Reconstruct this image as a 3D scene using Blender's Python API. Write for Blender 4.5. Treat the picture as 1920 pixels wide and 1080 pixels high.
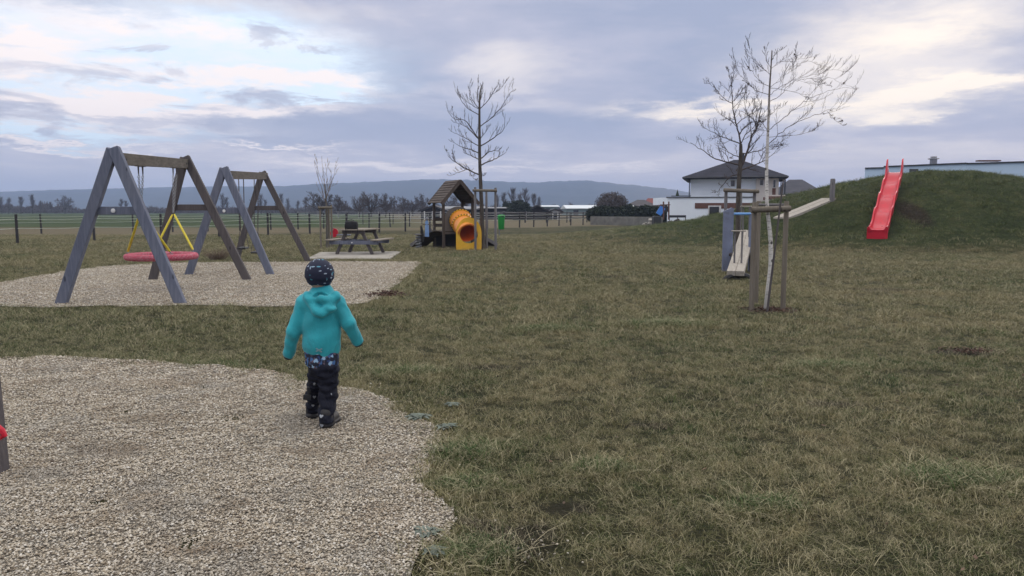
import bpy, bmesh, math, random
import numpy as np
from mathutils import Vector, Matrix, Quaternion, Euler

for _o in list(bpy.data.objects): bpy.data.objects.remove(_o)
SC = bpy.context.scene
COL = SC.collection
R = math.radians
FOC, CX, CY, HORIZ, CAMZ = 1443.0, 960.0, 540.0, 395.0, 1.45
PITCH = math.atan((CY - HORIZ) / FOC)

# ------------------------------------------------------------------ camera
cam_d = bpy.data.cameras.new('camera'); cam = bpy.data.objects.new('camera', cam_d); COL.objects.link(cam)
cam.location = (0, 0, CAMZ); cam.rotation_euler = (math.pi / 2 - PITCH, 0, 0)
cam_d.sensor_width = 36; cam_d.lens = FOC / 1920 * 36
cam_d.clip_start = 0.05; cam_d.clip_end = 30000
SC.camera = cam
SC.render.engine = 'CYCLES'
SC.render.resolution_x, SC.render.resolution_y = 1024, 576

# ------------------------------------------------------------------ view
SC.view_settings.view_transform = 'Standard'
SC.view_settings.look = 'None'
SC.view_settings.exposure = 0.55
SC.view_settings.gamma = 1.0

# ------------------------------------------------------------------ node helper
class NB:
    def __init__(s, tree):
        s.t = tree; s.n = tree.nodes; s.l = tree.links
    def new(s, typ, **kw):
        nd = s.n.new(typ)
        for k, v in kw.items(): setattr(nd, k, v)
        return nd
    def put(s, sock, v):
        if isinstance(v, bpy.types.NodeSocket): s.l.new(v, sock)
        elif v is not None: sock.default_value = v
    def m(s, op, a, b=None, c=None, clamp=False):
        nd = s.new('ShaderNodeMath', operation=op); nd.use_clamp = clamp
        s.put(nd.inputs[0], a)
        if b is not None: s.put(nd.inputs[1], b)
        if c is not None: s.put(nd.inputs[2], c)
        return nd.outputs[0]
    def v(s, op, a, b=None, scale=None):
        nd = s.new('ShaderNodeVectorMath', operation=op)
        s.put(nd.inputs[0], a)
        if b is not None: s.put(nd.inputs[1], b)
        if scale is not None: s.put(nd.inputs['Scale'], scale)
        return nd.outputs['Value'] if op in ('DOT_PRODUCT', 'LENGTH', 'DISTANCE') else nd.outputs['Vector']
    def comb(s, x, y, z=0.0):
        nd = s.new('ShaderNodeCombineXYZ')
        for i, q in enumerate((x, y, z)): s.put(nd.inputs[i], q)
        return nd.outputs[0]
    def sep(s, v):
        nd = s.new('ShaderNodeSeparateXYZ'); s.put(nd.inputs[0], v); return nd.outputs
    def noise(s, vec, scale, detail=4, rough=.55, dist=0.0, col=False):
        nd = s.new('ShaderNodeTexNoise'); s.put(nd.inputs['Vector'], vec)
        nd.inputs['Scale'].default_value = scale; nd.inputs['Detail'].default_value = detail
        nd.inputs['Roughness'].default_value = rough; nd.inputs['Distortion'].default_value = dist
        return nd.outputs['Color'] if col else nd.outputs['Fac']
    def vor(s, vec, scale, feature='F1', out='Distance', rand=1.0):
        nd = s.new('ShaderNodeTexVoronoi', feature=feature); s.put(nd.inputs['Vector'], vec)
        nd.inputs['Scale'].default_value = scale; nd.inputs['Randomness'].default_value = rand
        return nd.outputs[out]
    def mr(s, v, a, b, c=0.0, d=1.0, smooth=True):
        nd = s.new('ShaderNodeMapRange', clamp=True)
        nd.interpolation_type = 'SMOOTHSTEP' if smooth else 'LINEAR'
        s.put(nd.inputs[0], v)
        for i, q in enumerate((a, b, c, d)): nd.inputs[i + 1].default_value = q
        return nd.outputs[0]
    def mix(s, f, a, b, blend='MIX'):
        nd = s.new('ShaderNodeMix', data_type='RGBA', blend_type=blend)
        nd.clamp_factor = True
        s.put(nd.inputs[0], f)
        for i, q in ((6, a), (7, b)):
            if isinstance(q, tuple) and len(q) == 3: q = (*q, 1)
            s.put(nd.inputs[i], q)
        return nd.outputs[2]
    def ramp(s, f, stops, interp='LINEAR'):
        nd = s.new('ShaderNodeValToRGB'); s.put(nd.inputs[0], f)
        cr = nd.color_ramp; cr.interpolation = interp
        while len(cr.elements) < len(stops): cr.elements.new(0.5)
        for e, (p, c) in zip(cr.elements, stops):
            e.position = p; e.color = (*c, 1)
        return nd.outputs[0]
    def bump(s, h, strength=.5, dist=.01, normal=None):
        nd = s.new('ShaderNodeBump'); s.put(nd.inputs['Height'], h)
        nd.inputs['Strength'].default_value = strength; nd.inputs['Distance'].default_value = dist
        if normal is not None: s.put(nd.inputs['Normal'], normal)
        return nd.outputs[0]

# ------------------------------------------------------------------ world: Nishita sky behind broken evening cloud
SUN_AZ, SUN_EL = R(27), R(13)
SKY_STRENGTH = 0.1
world = bpy.data.worlds.new('World'); SC.world = world; world.use_nodes = True
W = NB(world.node_tree); W.n.clear()
def pix_dir(px, py):
    az = math.atan((px - CX) / FOC)
    return az, math.atan((HORIZ - py) / FOC * math.cos(az))
wdir = W.v('NORMALIZE', W.new('ShaderNodeTexCoord').outputs['Generated'])
dx, dy, dz = W.sep(wdir)[:3]
waz = W.m('ARCTAN2', dx, dy)
wel = W.m('ARCSINE', dz)
zz = W.m('ADD', W.m('MAXIMUM', dz, 0.0), 0.10)
plan = W.comb(W.m('DIVIDE', dx, zz), W.m('DIVIDE', dy, zz), 0.0)
n_big = W.noise(plan, 0.9, 7, .55, .3)
n_mid = W.noise(W.v('ADD', plan, (7.3, 2.1, 0)), 2.2, 8, .6, .5)
nw = W.noise(plan, 1.9, 8, .68, 0, col=True)
nwv = W.v('SUBTRACT', nw, (.5, .5, .5))
ang = W.v('ADD', W.comb(waz, wel, 0.0), W.v('MULTIPLY', nwv, (.20, .09, 0)))
def blobs(lst):
    acc = None
    for (px, py, sx, sy, amp) in lst:
        a, e = pix_dir(px, py)
        d = W.v('MULTIPLY', W.v('SUBTRACT', ang, (a, e, 0)), (FOC / sx, FOC / sy, 0))
        g = W.m('EXPONENT', W.m('MULTIPLY', W.v('DOT_PRODUCT', d, d), -0.5))
        g = W.m('MULTIPLY', g, amp)
        acc = g if acc is None else W.m('ADD', acc, g)
    return acc
K = 1.0 / SKY_STRENGTH
def kc(r, g, b): return (r * K, g * K, b * K)
lightness = W.m('ADD', W.mr(n_big, .35, .68), W.m('MULTIPLY', W.m('SUBTRACT', n_mid, .5), .9))
lightness = W.m('ADD', lightness, W.m('MULTIPLY', blobs([
    (1130, 150, 130, 45, .55), (980, 110, 90, 40, .3), (620, 42, 170, 22, .45), (1760, 230, 260, 60, .35), (60, 40, 120, 40, .1),
    (1650, 130, 200, 60, .5), (940, 150, 60, 60, .35)]), 1.0))
lightness = W.m('SUBTRACT', lightness, blobs([
    (640, 135, 130, 30, 1.0), (780, 225, 280, 30, .75), (1230, 90, 170, 50, 1.0), (1250, 170, 120, 20, .5), (450, 255, 330, 18, .4),
    (1890, 90, 70, 50, .5), (250, 40, 200, 18, .35), (1500, 262, 400, 12, .35), (1050, 262, 300, 18, .3), (820, 60, 200, 22, .3), (1000, 20, 90, 20, .4)]))
cloud = W.ramp(W.m('MULTIPLY_ADD', lightness, .62, .18, clamp=True), [(0, (.29, .325, .44)), (.45, (.395, .405, .50)), (1, (.67, .625, .625))])
# low haze band above the horizon, slightly pinker to the right
low = W.mr(wel, 0.0, 0.12, 1.0, 0.0)
hz = W.mix(W.mr(waz, -.5, .5), (.62, .585, .63), (.74, .63, .605))
cloud = W.mix(W.m('MULTIPLY', low, .75), cloud, hz)
# clear gaps (left), cream rims, warm glow (right)
gap = blobs([(330, 120, 190, 38, 1.1), (500, 105, 70, 34, .9), (120, 78, 90, 14, .5), (60, 250, 150, 12, .9), (230, 180, 90, 10, .9),
             (620, 190, 50, 8, .9), (20, 155, 40, 8, .6), (430, 95, 100, 40, .5), (590, 165, 60, 12, .4)])
gap = W.m('MULTIPLY', gap, W.mr(n_mid, .36, .48, .25, 1.3))
cream = blobs([(50, 85, 70, 12, .9), (40, 120, 60, 12, .7), (350, 72, 170, 13, .85), (560, 155, 60, 9, 1.1), (130, 180, 60, 9, .9), (60, 195, 60, 9, .7),
               (330, 208, 130, 10, .6), (250, 140, 160, 9, .5), (100, 276, 130, 3.5, .9), (520, 278, 55, 3.0, 1.3), (435, 145, 70, 8, .6),
               (740, 314, 150, 6, 1.5), (640, 300, 200, 4, .4), (330, 160, 220, 7, .8), (480, 205, 150, 8, .6), (170, 235, 160, 7, .6), (250, 100, 200, 8, .5), (1050, 320, 90, 3, .4), (200, 205, 40, 8, .5), (980, 316, 200, 6, .2), (1180, 318, 60, 3, .35)])
cream = W.m('MULTIPLY', cream, W.mr(n_mid, .34, .6, .45, 1.2))
glow = blobs([(1650, 42, 80, 34, .75), (1730, 78, 70, 16, .55), (1720, 178, 60, 13, 1.3), (1290, 208, 95, 9, 1.2), (1450, 205, 120, 12, .5), (1580, 205, 70, 13, .9), (1560, 120, 120, 25, .3), (1860, 172, 70, 10, .8),
              (1850, 40, 60, 30, .25), (1600, 95, 120, 30, .35), (1705, 212, 34, 5, .8), (1640, 165, 60, 10, .5), (1500, 288, 40, 3, .4), (1900, 290, 60, 5, .3), (1800, 188, 180, 18, .25)])
glow = W.m('MULTIPLY', glow, W.mr(n_mid, .32, .56, .5, 1.15))
skyt = W.new('ShaderNodeTexSky', sky_type='NISHITA')
skyt.sun_disc = False; skyt.sun_elevation = SUN_EL; skyt.sun_rotation = SUN_AZ
skyt.air_density = 1.0; skyt.dust_density = 1.5; skyt.ozone_density = 1.2
clear = W.mix(.82, skyt.outputs[0], kc(.66, .80, .95))
cl = W.v('SCALE', cloud, scale=K)
c1 = W.mix(W.m('MINIMUM', gap, 1.0), cl, clear)
c2 = W.mix(W.m('MINIMUM', W.m('MULTIPLY', cream, 1.05), .95), c1, kc(.86, .77, .74))
c3 = W.mix(W.m('MINIMUM', W.m('MULTIPLY', glow, .55), .9), c2, kc(.98, .86, .72))
# overcast vault: the cloud overhead is brighter and more neutral than the band near the horizon
over = W.mr(wel, R(17), R(55), 0, 1)
c3 = W.mix(over, c3, kc(1.30, 1.27, 1.24))
bgn = W.new('ShaderNodeBackground'); W.put(bgn.inputs[0], c3); bgn.inputs[1].default_value = SKY_STRENGTH
wo = W.new('ShaderNodeOutputWorld'); W.l.new(bgn.outputs[0], wo.inputs[0])

# ------------------------------------------------------------------ sun, low and veiled behind cloud on the right
sd = bpy.data.lights.new('sun', 'SUN'); sd.energy = 0.6; sd.angle = R(25); sd.color = (1.0, .90, .78)
sun = bpy.data.objects.new('sun', sd); COL.objects.link(sun)
_sv = Vector((math.sin(SUN_AZ) * math.cos(R(22)), math.cos(SUN_AZ) * math.cos(R(22)), math.sin(R(22))))
_sv = Vector((math.sin(SUN_AZ) * math.cos(SUN_EL), math.cos(SUN_AZ) * math.cos(SUN_EL), math.sin(SUN_EL)))
sun.rotation_euler = _sv.to_track_quat('Z', 'Y').to_euler()

# ------------------------------------------------------------------ terrain height
def nz(x, y, seed, scale, octaves=4):
    """cheap smooth noise from sines, about -1..1"""
    rs = random.Random(seed); out = 0; amp = 1; tot = 0; k = 1 / scale
    for o in range(octaves):
        for q in range(3):
            a = rs.uniform(0, 6.28); p = rs.uniform(0, 6.28); kk = k * rs.uniform(.7, 1.4) * 6.28
            out = out + amp / 3 * np.sin((x * math.cos(a) + y * math.sin(a)) * kk + p + 1.3 * np.sin(kk * .37 * (x * math.sin(a) - y * math.cos(a)) + p * 2))
        tot += amp; amp *= .55; k *= 2.1
    return out / tot * 1.6
MX = np.array([1.5, 4.0, 5.8, 8.56, 10.2, 12.3, 14.6, 17, 19.7, 22.8, 25.3, 28.7, 33, 38.0])
MH = np.array([0.0, .16, .46, .80, 1.20, 1.86, 2.52, 3.00, 3.30, 2.95, 2.30, 1.1, .2, 0.0])
MY = np.array([44, 42, 40, 38, 37, 36, 35.5, 35.5, 36, 37, 38, 38, 38, 38.0])
MW = np.array([7, 8, 8.5, 9, 9.5, 10, 10.5, 11, 11.5, 12.5, 13, 13, 12, 12.0])
def _sm(x, xs, ys):
    return sum(np.interp(x + o, xs, ys) for o in (-1.2, -.6, 0, .6, 1.2)) / 5
def height(x, y):
    x = np.asarray(x, float); y = np.asarray(y, float)
    h = _sm(x, MX, MH); y0 = _sm(x, MX, MY); w = _sm(x, MX, MW)
    t = np.where(y < y0, (y0 - y) / w, (y - y0) / 11.0)
    g = .5 + .5 * np.cos(np.pi * np.minimum(np.abs(t) ** 1.35, 1))
    m = h * g
    m = m + .05 * np.minimum(m, 1) * nz(x, y, 5, 2.6, 3)
    m = m + .22 * np.exp(-(((x - 13.1) / 1.3) ** 2 + ((y - 27.6) / 1.3) ** 2))
    # worn hollow under the slide
    ax_, ay_, bx_, by_ = 13.15, 27.7, 16.0, 32.5; t_ = ((x - ax_) * (bx_ - ax_) + (y - ay_) * (by_ - ay_)) / ((bx_ - ax_) ** 2 + (by_ - ay_) ** 2)
    dd_ = np.hypot(x - ax_ - np.clip(t_, 0, 1) * (bx_ - ax_), y - ay_ - np.clip(t_, 0, 1) * (by_ - ay_)); m = m - .20 * np.exp(-(dd_ / .65) ** 2) * np.clip(m, 0, 1)
    far = np.clip((y - 9) / 12, 0, 1) * np.clip((70 - y) / 30, 0, 1) * np.clip((np.abs(x - 8) - 0) / 8, 0.1, 1)
    return m + .012 * far * nz(x, y, 8, 5.0, 2)
def hz_(x, y): return float(height(x, y))
_c, _s = math.cos(PITCH), math.sin(PITCH)
def ray(px, py):
    u = (px - CX) / FOC; v = (CY - py) / FOC
    return Vector((u, _c + v * _s, v * _c - _s))
def P(px, py, Y):
    """world point seen at photo pixel (px,py) when it stands Y metres ahead"""
    r = ray(px, py); return Vector((0, 0, CAMZ)) + r * (Y / r.y)
def G(px, py):
    """point of the terrain seen at a pixel"""
    r = ray(px, py); t = 2.0; last = t
    while t < 400:
        p = Vector((0, 0, CAMZ)) + r * t
        if p.z <= hz_(p.x, p.y):
            lo, hi = last, t
            for _ in range(18):
                md = (lo + hi) / 2; q = Vector((0, 0, CAMZ)) + r * md
                if q.z <= hz_(q.x, q.y): hi = md
                else: lo = md
            return Vector((0, 0, CAMZ)) + r * hi
        last = t; t += max(.05, t * .01)
    return Vector((0, 0, CAMZ)) + r * (-CAMZ / r.z)
def X(px, Y): return (px - CX) / FOC * Y * 1.0

# ------------------------------------------------------------------ object helpers
def link(o, parent=None):
    COL.objects.link(o)
    if parent is not None: o.parent = parent
    return o
def tag(o, label=None, cat=None, group=None, kind=None):
    if label: o['label'] = label
    if cat: o['category'] = cat
    if group: o['group'] = group
    if kind: o['kind'] = kind
    return o
def empty(name, loc, label, cat, group=None, rz=0.0):
    o = bpy.data.objects.new(name, None); o.empty_display_size = .2
    o.location = loc; o.rotation_euler = (0, 0, rz); COL.objects.link(o)
    return tag(o, label, cat, group)
def mesh_obj(name, verts, faces, m, parent=None, smooth=False, cols=None):
    me = bpy.data.meshes.new(name); me.from_pydata([tuple(v) for v in verts], [], faces); me.update()
    if m is not None: me.materials.append(m)
    if smooth:
        me.polygons.foreach_set('use_smooth', [True] * len(me.polygons))
    if cols is not None:
        ca = me.attributes.new('tint', 'FLOAT_COLOR', 'POINT')
        ca.data.foreach_set('color', np.asarray(cols, dtype=np.float32).ravel())
    return link(bpy.data.objects.new(name, me), parent)
class MB:
    """collects shapes into one mesh"""
    def __init__(s): s.v = []; s.f = []; s.off = Vector((0, 0, 0))
    def add(s, vs, fs):
        b = len(s.v); s.v += [Vector(v) for v in vs]; s.f += [tuple(b + i for i in f) for f in fs]; return s
    def box(s, c, size, rot=None, bev=0.0):
        """centre, full size, optional 3x3/4x4 rotation; bev chamfers all edges"""
        hx, hy, hz = size[0] / 2, size[1] / 2, size[2] / 2
        M = rot.to_3x3() if rot is not None else Matrix.Identity(3); c = Vector(c)
        if bev <= 0:
            vs = [c + M @ Vector((x * hx, y * hy, z * hz)) for x in (-1, 1) for y in (-1, 1) for z in (-1, 1)]
            return s.add(vs, [(0, 1, 3, 2), (4, 6, 7, 5), (0, 4, 5, 1), (2, 3, 7, 6), (0, 2, 6, 4), (1, 5, 7, 3)])
        bm = bmesh.new(); bmesh.ops.create_cube(bm, size=1)
        for v in bm.verts: v.co = Vector((v.co.x * size[0], v.co.y * size[1], v.co.z * size[2]))
        bmesh.ops.bevel(bm, geom=bm.edges[:], offset=bev, segments=1, affect='EDGES', profile=.5)
        bm.verts.index_update()
        s.add([c + M @ v.co for v in bm.verts], [tuple(v.index for v in f.verts) for f in bm.faces]); bm.free(); return s
    def beam(s, a, b, w, t, up=(0, 0, 1), bev=.004):
        """rectangular beam from a to b; w across, t along up"""
        a = Vector(a); b = Vector(b); d = (b - a); L = d.length; z = d.normalized()
        u = Vector(up); x = u.cross(z)
        if x.length < 1e-4: x = Vector((1, 0, 0)).cross(z)
        x.normalize(); y = z.cross(x)
        M = Matrix((x, y, z)).transposed()
        return s.box((a + b) / 2, (w, t, L), M, bev)
    def tube(s, pts, radii, n=8, cap=True):
        pts = [Vector(p) for p in pts]
        if not hasattr(radii, '__len__'): radii = [radii] * len(pts)
        b = len(s.v); k = len(pts)
        t0 = (pts[1] - pts[0]).normalized()
        nrm = t0.orthogonal().normalized()
        for i, p in enumerate(pts):
            if i == 0: t = t0
            elif i == k - 1: t = (pts[i] - pts[i - 1]).normalized()
            else:
                t = (pts[i + 1] - pts[i - 1])
                t = t.normalized() if t.length > 1e-9 else t0
            nrm = nrm - t * nrm.dot(t)
            nrm = nrm.normalized() if nrm.length > 1e-6 else t.orthogonal().normalized()
            bi = t.cross(nrm)
            for j in range(n):
                a = 2 * math.pi * j / n
                s.v.append(p + (nrm * math.cos(a) + bi * math.sin(a)) * radii[i])
        for i in range(k - 1):
            for j in range(n):
                j2 = (j + 1) % n
                s.f.append((b + i * n + j, b + i * n + j2, b + (i + 1) * n + j2, b + (i + 1) * n + j))
        if cap:
            s.f.append(tuple(b + j for j in reversed(range(n)))); s.f.append(tuple(b + (k - 1) * n + j for j in range(n)))
        return s
    def lathe(s, prof, c=(0, 0, 0), n=16, M=None):
        """profile [(r,z)...] around local z"""
        c = Vector(c); M = M.to_3x3() if M is not None else Matrix.Identity(3); b = len(s.v)
        for (r, z) in prof:
            for j in range(n):
                a = 2 * math.pi * j / n
                s.v.append(c + M @ Vector((r * math.cos(a), r * math.sin(a), z)))
        for i in range(len(prof) - 1):
            for j in range(n):
                j2 = (j + 1) % n
                s.f.append((b + i * n + j, b + i * n + j2, b + (i + 1) * n + j2, b + (i + 1) * n + j))
        s.f.append(tuple(b + j for j in reversed(range(n)))); s.f.append(tuple(b + (len(prof) - 1) * n + j for j in range(n)))
        return s
    def prism(s, poly, a, b):
        """poly = list of 3D points (planar); extrude by vector b-a"""
        d = Vector(b) - Vector(a); n = len(poly); v0 = [Vector(p) for p in poly]
        return s.add(v0 + [p + d for p in v0], [tuple(reversed(range(n))), tuple(range(n, 2 * n))] + [(i, (i + 1) % n, n + (i + 1) % n, n + i) for i in range(n)])
    def build(s, name, m, parent=None, smooth=False):
        o = mesh_obj(name, s.v, s.f, m, parent, smooth)
        bm = bmesh.new(); bm.from_mesh(o.data); bmesh.ops.recalc_face_normals(bm, faces=bm.faces); bm.to_mesh(o.data); bm.free()
        if smooth:
            try: o.data.set_sharp_from_angle(angle=R(40))
            except Exception: pass
        return o
def copy_tree(o, parent=None):
    c = o.copy(); COL.objects.link(c)
    if parent is not None: c.parent = parent
    for ch in [q for q in bpy.data.objects if q.parent == o and q is not c]: copy_tree(ch, c)
    return c

# ------------------------------------------------------------------ materials
def simple_mat(name, color, rough=.7, metal=0.0, var=.12, scale=8, bump=0.0, bscale=60, spec=.5, stretch=None, dirt=None):
    """painted / plain surface: colour with soft variation, optional speckled wear and bump, in object space"""
    m = bpy.data.materials.new(name); m.use_nodes = True; B = NB(m.node_tree)
    p = B.n['Principled BSDF']; co = B.new('ShaderNodeTexCoord').outputs['Object']
    if stretch: co = B.v('MULTIPLY', co, stretch)
    n = B.noise(co, scale, 5, .6)
    lo = tuple(max(0, c * (1 - var * 1.4)) for c in color); hi = tuple(c * (1 + var) for c in color)
    c = B.ramp(n, [(.3, lo), (.7, hi)])
    if dirt:
        c = B.mix(B.mr(B.noise(co, scale * 2.3, 6, .65), .52, .68, 0, .7), c, dirt)
    B.put(p.inputs['Base Color'], c)
    B.put(p.inputs['Roughness'], B.mr(n, .2, .8, rough - .06, min(1, rough + .08)))
    p.inputs['Metallic'].default_value = metal; p.inputs['Specular IOR Level'].default_value = spec
    if bump > 0:
        B.put(p.inputs['Normal'], B.bump(B.noise(co, bscale, 4, .6), bump, .004))
    return m
def wood_mat(name, c1, c2, axis=2, grain=26, crack=.55, rough=.85, knots=True):
    """weathered timber: long grain along the given object axis, dark checks and knots"""
    m = bpy.data.materials.new(name); m.use_nodes = True; B = NB(m.node_tree)
    p = B.n['Principled BSDF']; co = B.new('ShaderNodeTexCoord').outputs['Object']
    st = [1.0, 1.0, 1.0]; st[axis] = .06
    g = B.v('MULTIPLY', co, tuple(st))
    n1 = B.noise(g, grain, 6, .65, .4); n2 = B.noise(co, 1.7, 4, .6); n3 = B.noise(g, grain * 3.2, 3, .6)
    c = B.ramp(n1, [(.25, tuple(x * .7 for x in c1)), (.5, c1), (.78, c2)])
    c = B.mix(B.mr(n2, .35, .7, 0, .6), c, tuple(a * .72 for a in c2))
    ck = B.mr(n3, .64, .74, 0, crack)
    c = B.mix(ck, c, tuple(x * .25 for x in c1))
    if knots:
        kn = B.vor(B.v('MULTIPLY', co, (6, 6, 2.2) if axis == 2 else (6, 2.2, 6)), 1.0)
        c = B.mix(B.mr(kn, .07, .13, .75, 0), c, tuple(x * .3 for x in c1))
    B.put(p.inputs['Base Color'], c); p.inputs['Roughness'].default_value = rough
    p.inputs['Specular IOR Level'].default_value = .25
    hgt = B.m('SUBTRACT', n1, B.m('MULTIPLY', ck, .8))
    B.put(p.inputs['Normal'], B.bump(hgt, .35, .006))
    return m
# ================================================================== GROUND
SOILS = [(G(950, 1030).x, G(950, 1030).y, .26, .20), (G(1445, 583).x, G(1445, 583).y, .42, .42), (G(1065, 955).x, G(1065, 955).y, .16, .10), (G(1810, 662).x, G(1810, 662).y, .45, .22), (G(890, 985).x, G(890, 985).y, .16, .08), (G(1220, 800).x, G(1220, 800).y, .2, .1), (G(1000, 1000).x, G(1000, 1000).y, .12, .10), (G(1560, 760).x, G(1560, 760).y, .25, .10), (G(920, 690).x, G(920, 690).y, .3, .12), (G(1712, 400).x, G(1712, 400).y, .45, 1.4), (G(1150, 520).x, G(1150, 520).y, .7, .3), (G(850, 545).x, G(850, 545).y, .5, .2), (G(1650, 545).x, G(1650, 545).y, .6, .3)]
GREENS = [(G(868, 850).x, G(868, 850).y, .26, .17), (G(865, 915).x, G(865, 915).y, .16, .12), (G(1130, 880).x, G(1130, 880).y, .22, .12), (G(1250, 610).x, G(1250, 610).y, .7, .3), (G(1780, 900).x, G(1780, 900).y, .35, .2), (G(1020, 620).x, G(1020, 620).y, .5, .25), (G(760, 700).x, G(760, 700).y, .4, .2), (G(900, 1040).x, G(900, 1040).y, .2, .14), (G(1560, 690).x, G(1560, 690).y, .5, .2), (G(1440, 950).x, G(1440, 950).y, .22, .12)]
def grass_colour(B, pos, rnd=None):
    """winter turf colour by world position: straw, olive, green; greener on the mound"""
    n1 = B.noise(pos, .23, 5, .6); n2 = B.noise(pos, 1.3, 5, .65, .4); n3 = B.noise(pos, 6.5, 4, .65)
    straw = (.205, .172, .088); olive = (.080, .084, .030); green = (.034, .068, .016); brown = (.095, .070, .042)
    f = B.m('ADD', B.m('MULTIPLY', n1, .45), B.m('ADD', B.m('MULTIPLY', n2, .5), B.m('MULTIPLY', n3, .45)))
    c = B.ramp(f, [(.58, green), (.66, olive), (.72, (.128, .120, .055)), (.80, straw)])
    c = B.mix(B.mr(B.noise(B.v('ADD', pos, (31, 7, 0)), .9, 6, .7), .60, .72, 0, .65), c, brown)
    x, y, z = B.sep(pos)[:3]
    # mound: rank dark green grass
    mg = B.ramp(B.m('ADD', B.m('MULTIPLY', n2, .6), B.m('MULTIPLY', n3, .4)), [(.38, (.032, .052, .018)), (.5, (.062, .086, .030)), (.62, (.118, .124, .052))])
    mm = B.mr(B.m('ADD', z, B.m('MULTIPLY', B.m('SUBTRACT', n1, .5), .5)), .10, .40)
    mm = B.m('MULTIPLY', mm, B.mr(y, 70, 80, 1, 0))
    c = B.mix(mm, c, mg)
    # bare soil worn through the turf, ragged edges
    nf = B.noise(pos, 9, 4, .7)
    for (sx_, sy_, rx_, ry_) in SOILS:
        d_ = B.v('LENGTH', B.v('MULTIPLY', B.v('SUBTRACT', pos, (sx_, sy_, 0)), (1 / rx_, 1 / ry_, 0)))
        c = B.mix(B.mr(B.m('ADD', d_, B.m('MULTIPLY_ADD', nf, 1.6, -.8)), .65, 1.05, .95, 0), c, (.050, .037, .030))
    for (sx_, sy_, rx_, ry_) in GREENS:
        d_ = B.v('LENGTH', B.v('MULTIPLY', B.v('SUBTRACT', pos, (sx_, sy_, 0)), (1 / rx_, 1 / ry_, 0)))
        c = B.mix(B.mr(B.m('ADD', d_, B.m('MULTIPLY_ADD', nf, 1.6, -.8)), .6, 1.15, .85, 0), c, (.030, .066, .016))
    # greener strip between and beside the gravel beds
    st = B.m('MULTIPLY', B.mr(x, -6, 1.5, 1, 0), B.m('MULTIPLY', B.mr(y, 5.5, 7, 0, 1), B.mr(y, 11, 12.5, 1, 0)))
    c = B.mix(B.m('MULTIPLY', st, B.mr(n2, .3, .6, .25, .8)), c, (.062, .080, .030))
    return c, x, y, n1, n2, n3
def m_ground():
    m = bpy.data.materials.new('turf'); m.use_nodes = True; B = NB(m.node_tree); p = B.n['Principled BSDF']
    pos = B.new('ShaderNodeNewGeometry').outputs['Position']
    c, x, y, n1, n2, n3 = grass_colour(B, pos)
    fine = B.noise(pos, 38, 4, .7)
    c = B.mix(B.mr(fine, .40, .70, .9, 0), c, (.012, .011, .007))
    c = B.mix(B.mr(y, 14, 30, .62, 0), c, (.016, .017, .008))  # near base darkened: shade in the gaps between tufts put into the colour
    # paddock beyond the post fence: trampled brown strip, then the green field, then sandy paddocks to the right
    fl = B.m('SUBTRACT', y, B.m('MULTIPLY_ADD', x, 1.0, 62.5))          # distance beyond the fence line
    wob = B.m('MULTIPLY', B.m('SUBTRACT', n1, .5), 14)
    beyond = B.mr(B.m('ADD', fl, wob), 0, 5)
    pad = B.mix(B.noise(B.v('MULTIPLY', pos, (.25, 1, 1)), .25, 5, .6), (.085, .072, .042), (.145, .122, .080))
    c = B.mix(B.m('MULTIPLY', beyond, B.mr(x, 20, 30, 1, 0)), c, pad)
    gf = B.ramp(B.noise(B.v('MULTIPLY', pos, (.1, 1, 1)), .06, 4, .6), [(.35, (.030, .048, .018)), (.65, (.052, .070, .028))])
    fld = B.m('MULTIPLY', B.mr(B.m('ADD', y, wob), 62, 72), B.mr(B.m('SUBTRACT', x, B.m('MULTIPLY', y, -.18)), -4, 10, 1, 0))
    c = B.mix(fld, c, gf)
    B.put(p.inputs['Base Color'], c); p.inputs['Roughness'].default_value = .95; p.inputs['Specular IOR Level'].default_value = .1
    h = B.m('ADD', B.m('MULTIPLY', n3, 1.4), B.m('MULTIPLY', fine, .6))
    B.put(p.inputs['Normal'], B.bump(h, .7, .05))
    return m
def axis(segs):
    out = [segs[0][0]]
    for a, b, st in segs:
        n = max(1, int(round((b - a) / st))); out += list(np.linspace(a, b, n + 1)[1:])
    return np.array(out)
gx = axis([(-5200, -1200, 400), (-1200, -300, 90), (-300, -60, 15), (-60, -20, 2), (-20, -2, .9), (-2, 36, .35), (36, 60, 2), (60, 300, 15), (300, 1200, 90), (1200, 5200, 400)])
gy = axis([(-300, -30, 30), (-30, 0, 3), (0, 22, .6), (22, 50, .35), (50, 70, 1.0), (70, 150, 5), (150, 600, 30), (600, 3800, 200)])
XX, YY = np.meshgrid(gx, gy); ZZ = height(XX, YY)
nxg, nyg = len(gx), len(gy)
gv = np.stack([XX.ravel(), YY.ravel(), ZZ.ravel()], 1)
gf_ = [(j * nxg + i, j * nxg + i + 1, (j + 1) * nxg + i + 1, (j + 1) * nxg + i) for j in range(nyg - 1) for i in range(nxg - 1)]
ground = mesh_obj('ground', gv, gf_, m_ground(), None, True); tag(ground, 'patchy straw and green winter grass ground of the playground and the fields beyond', None, None, 'structure')

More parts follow.
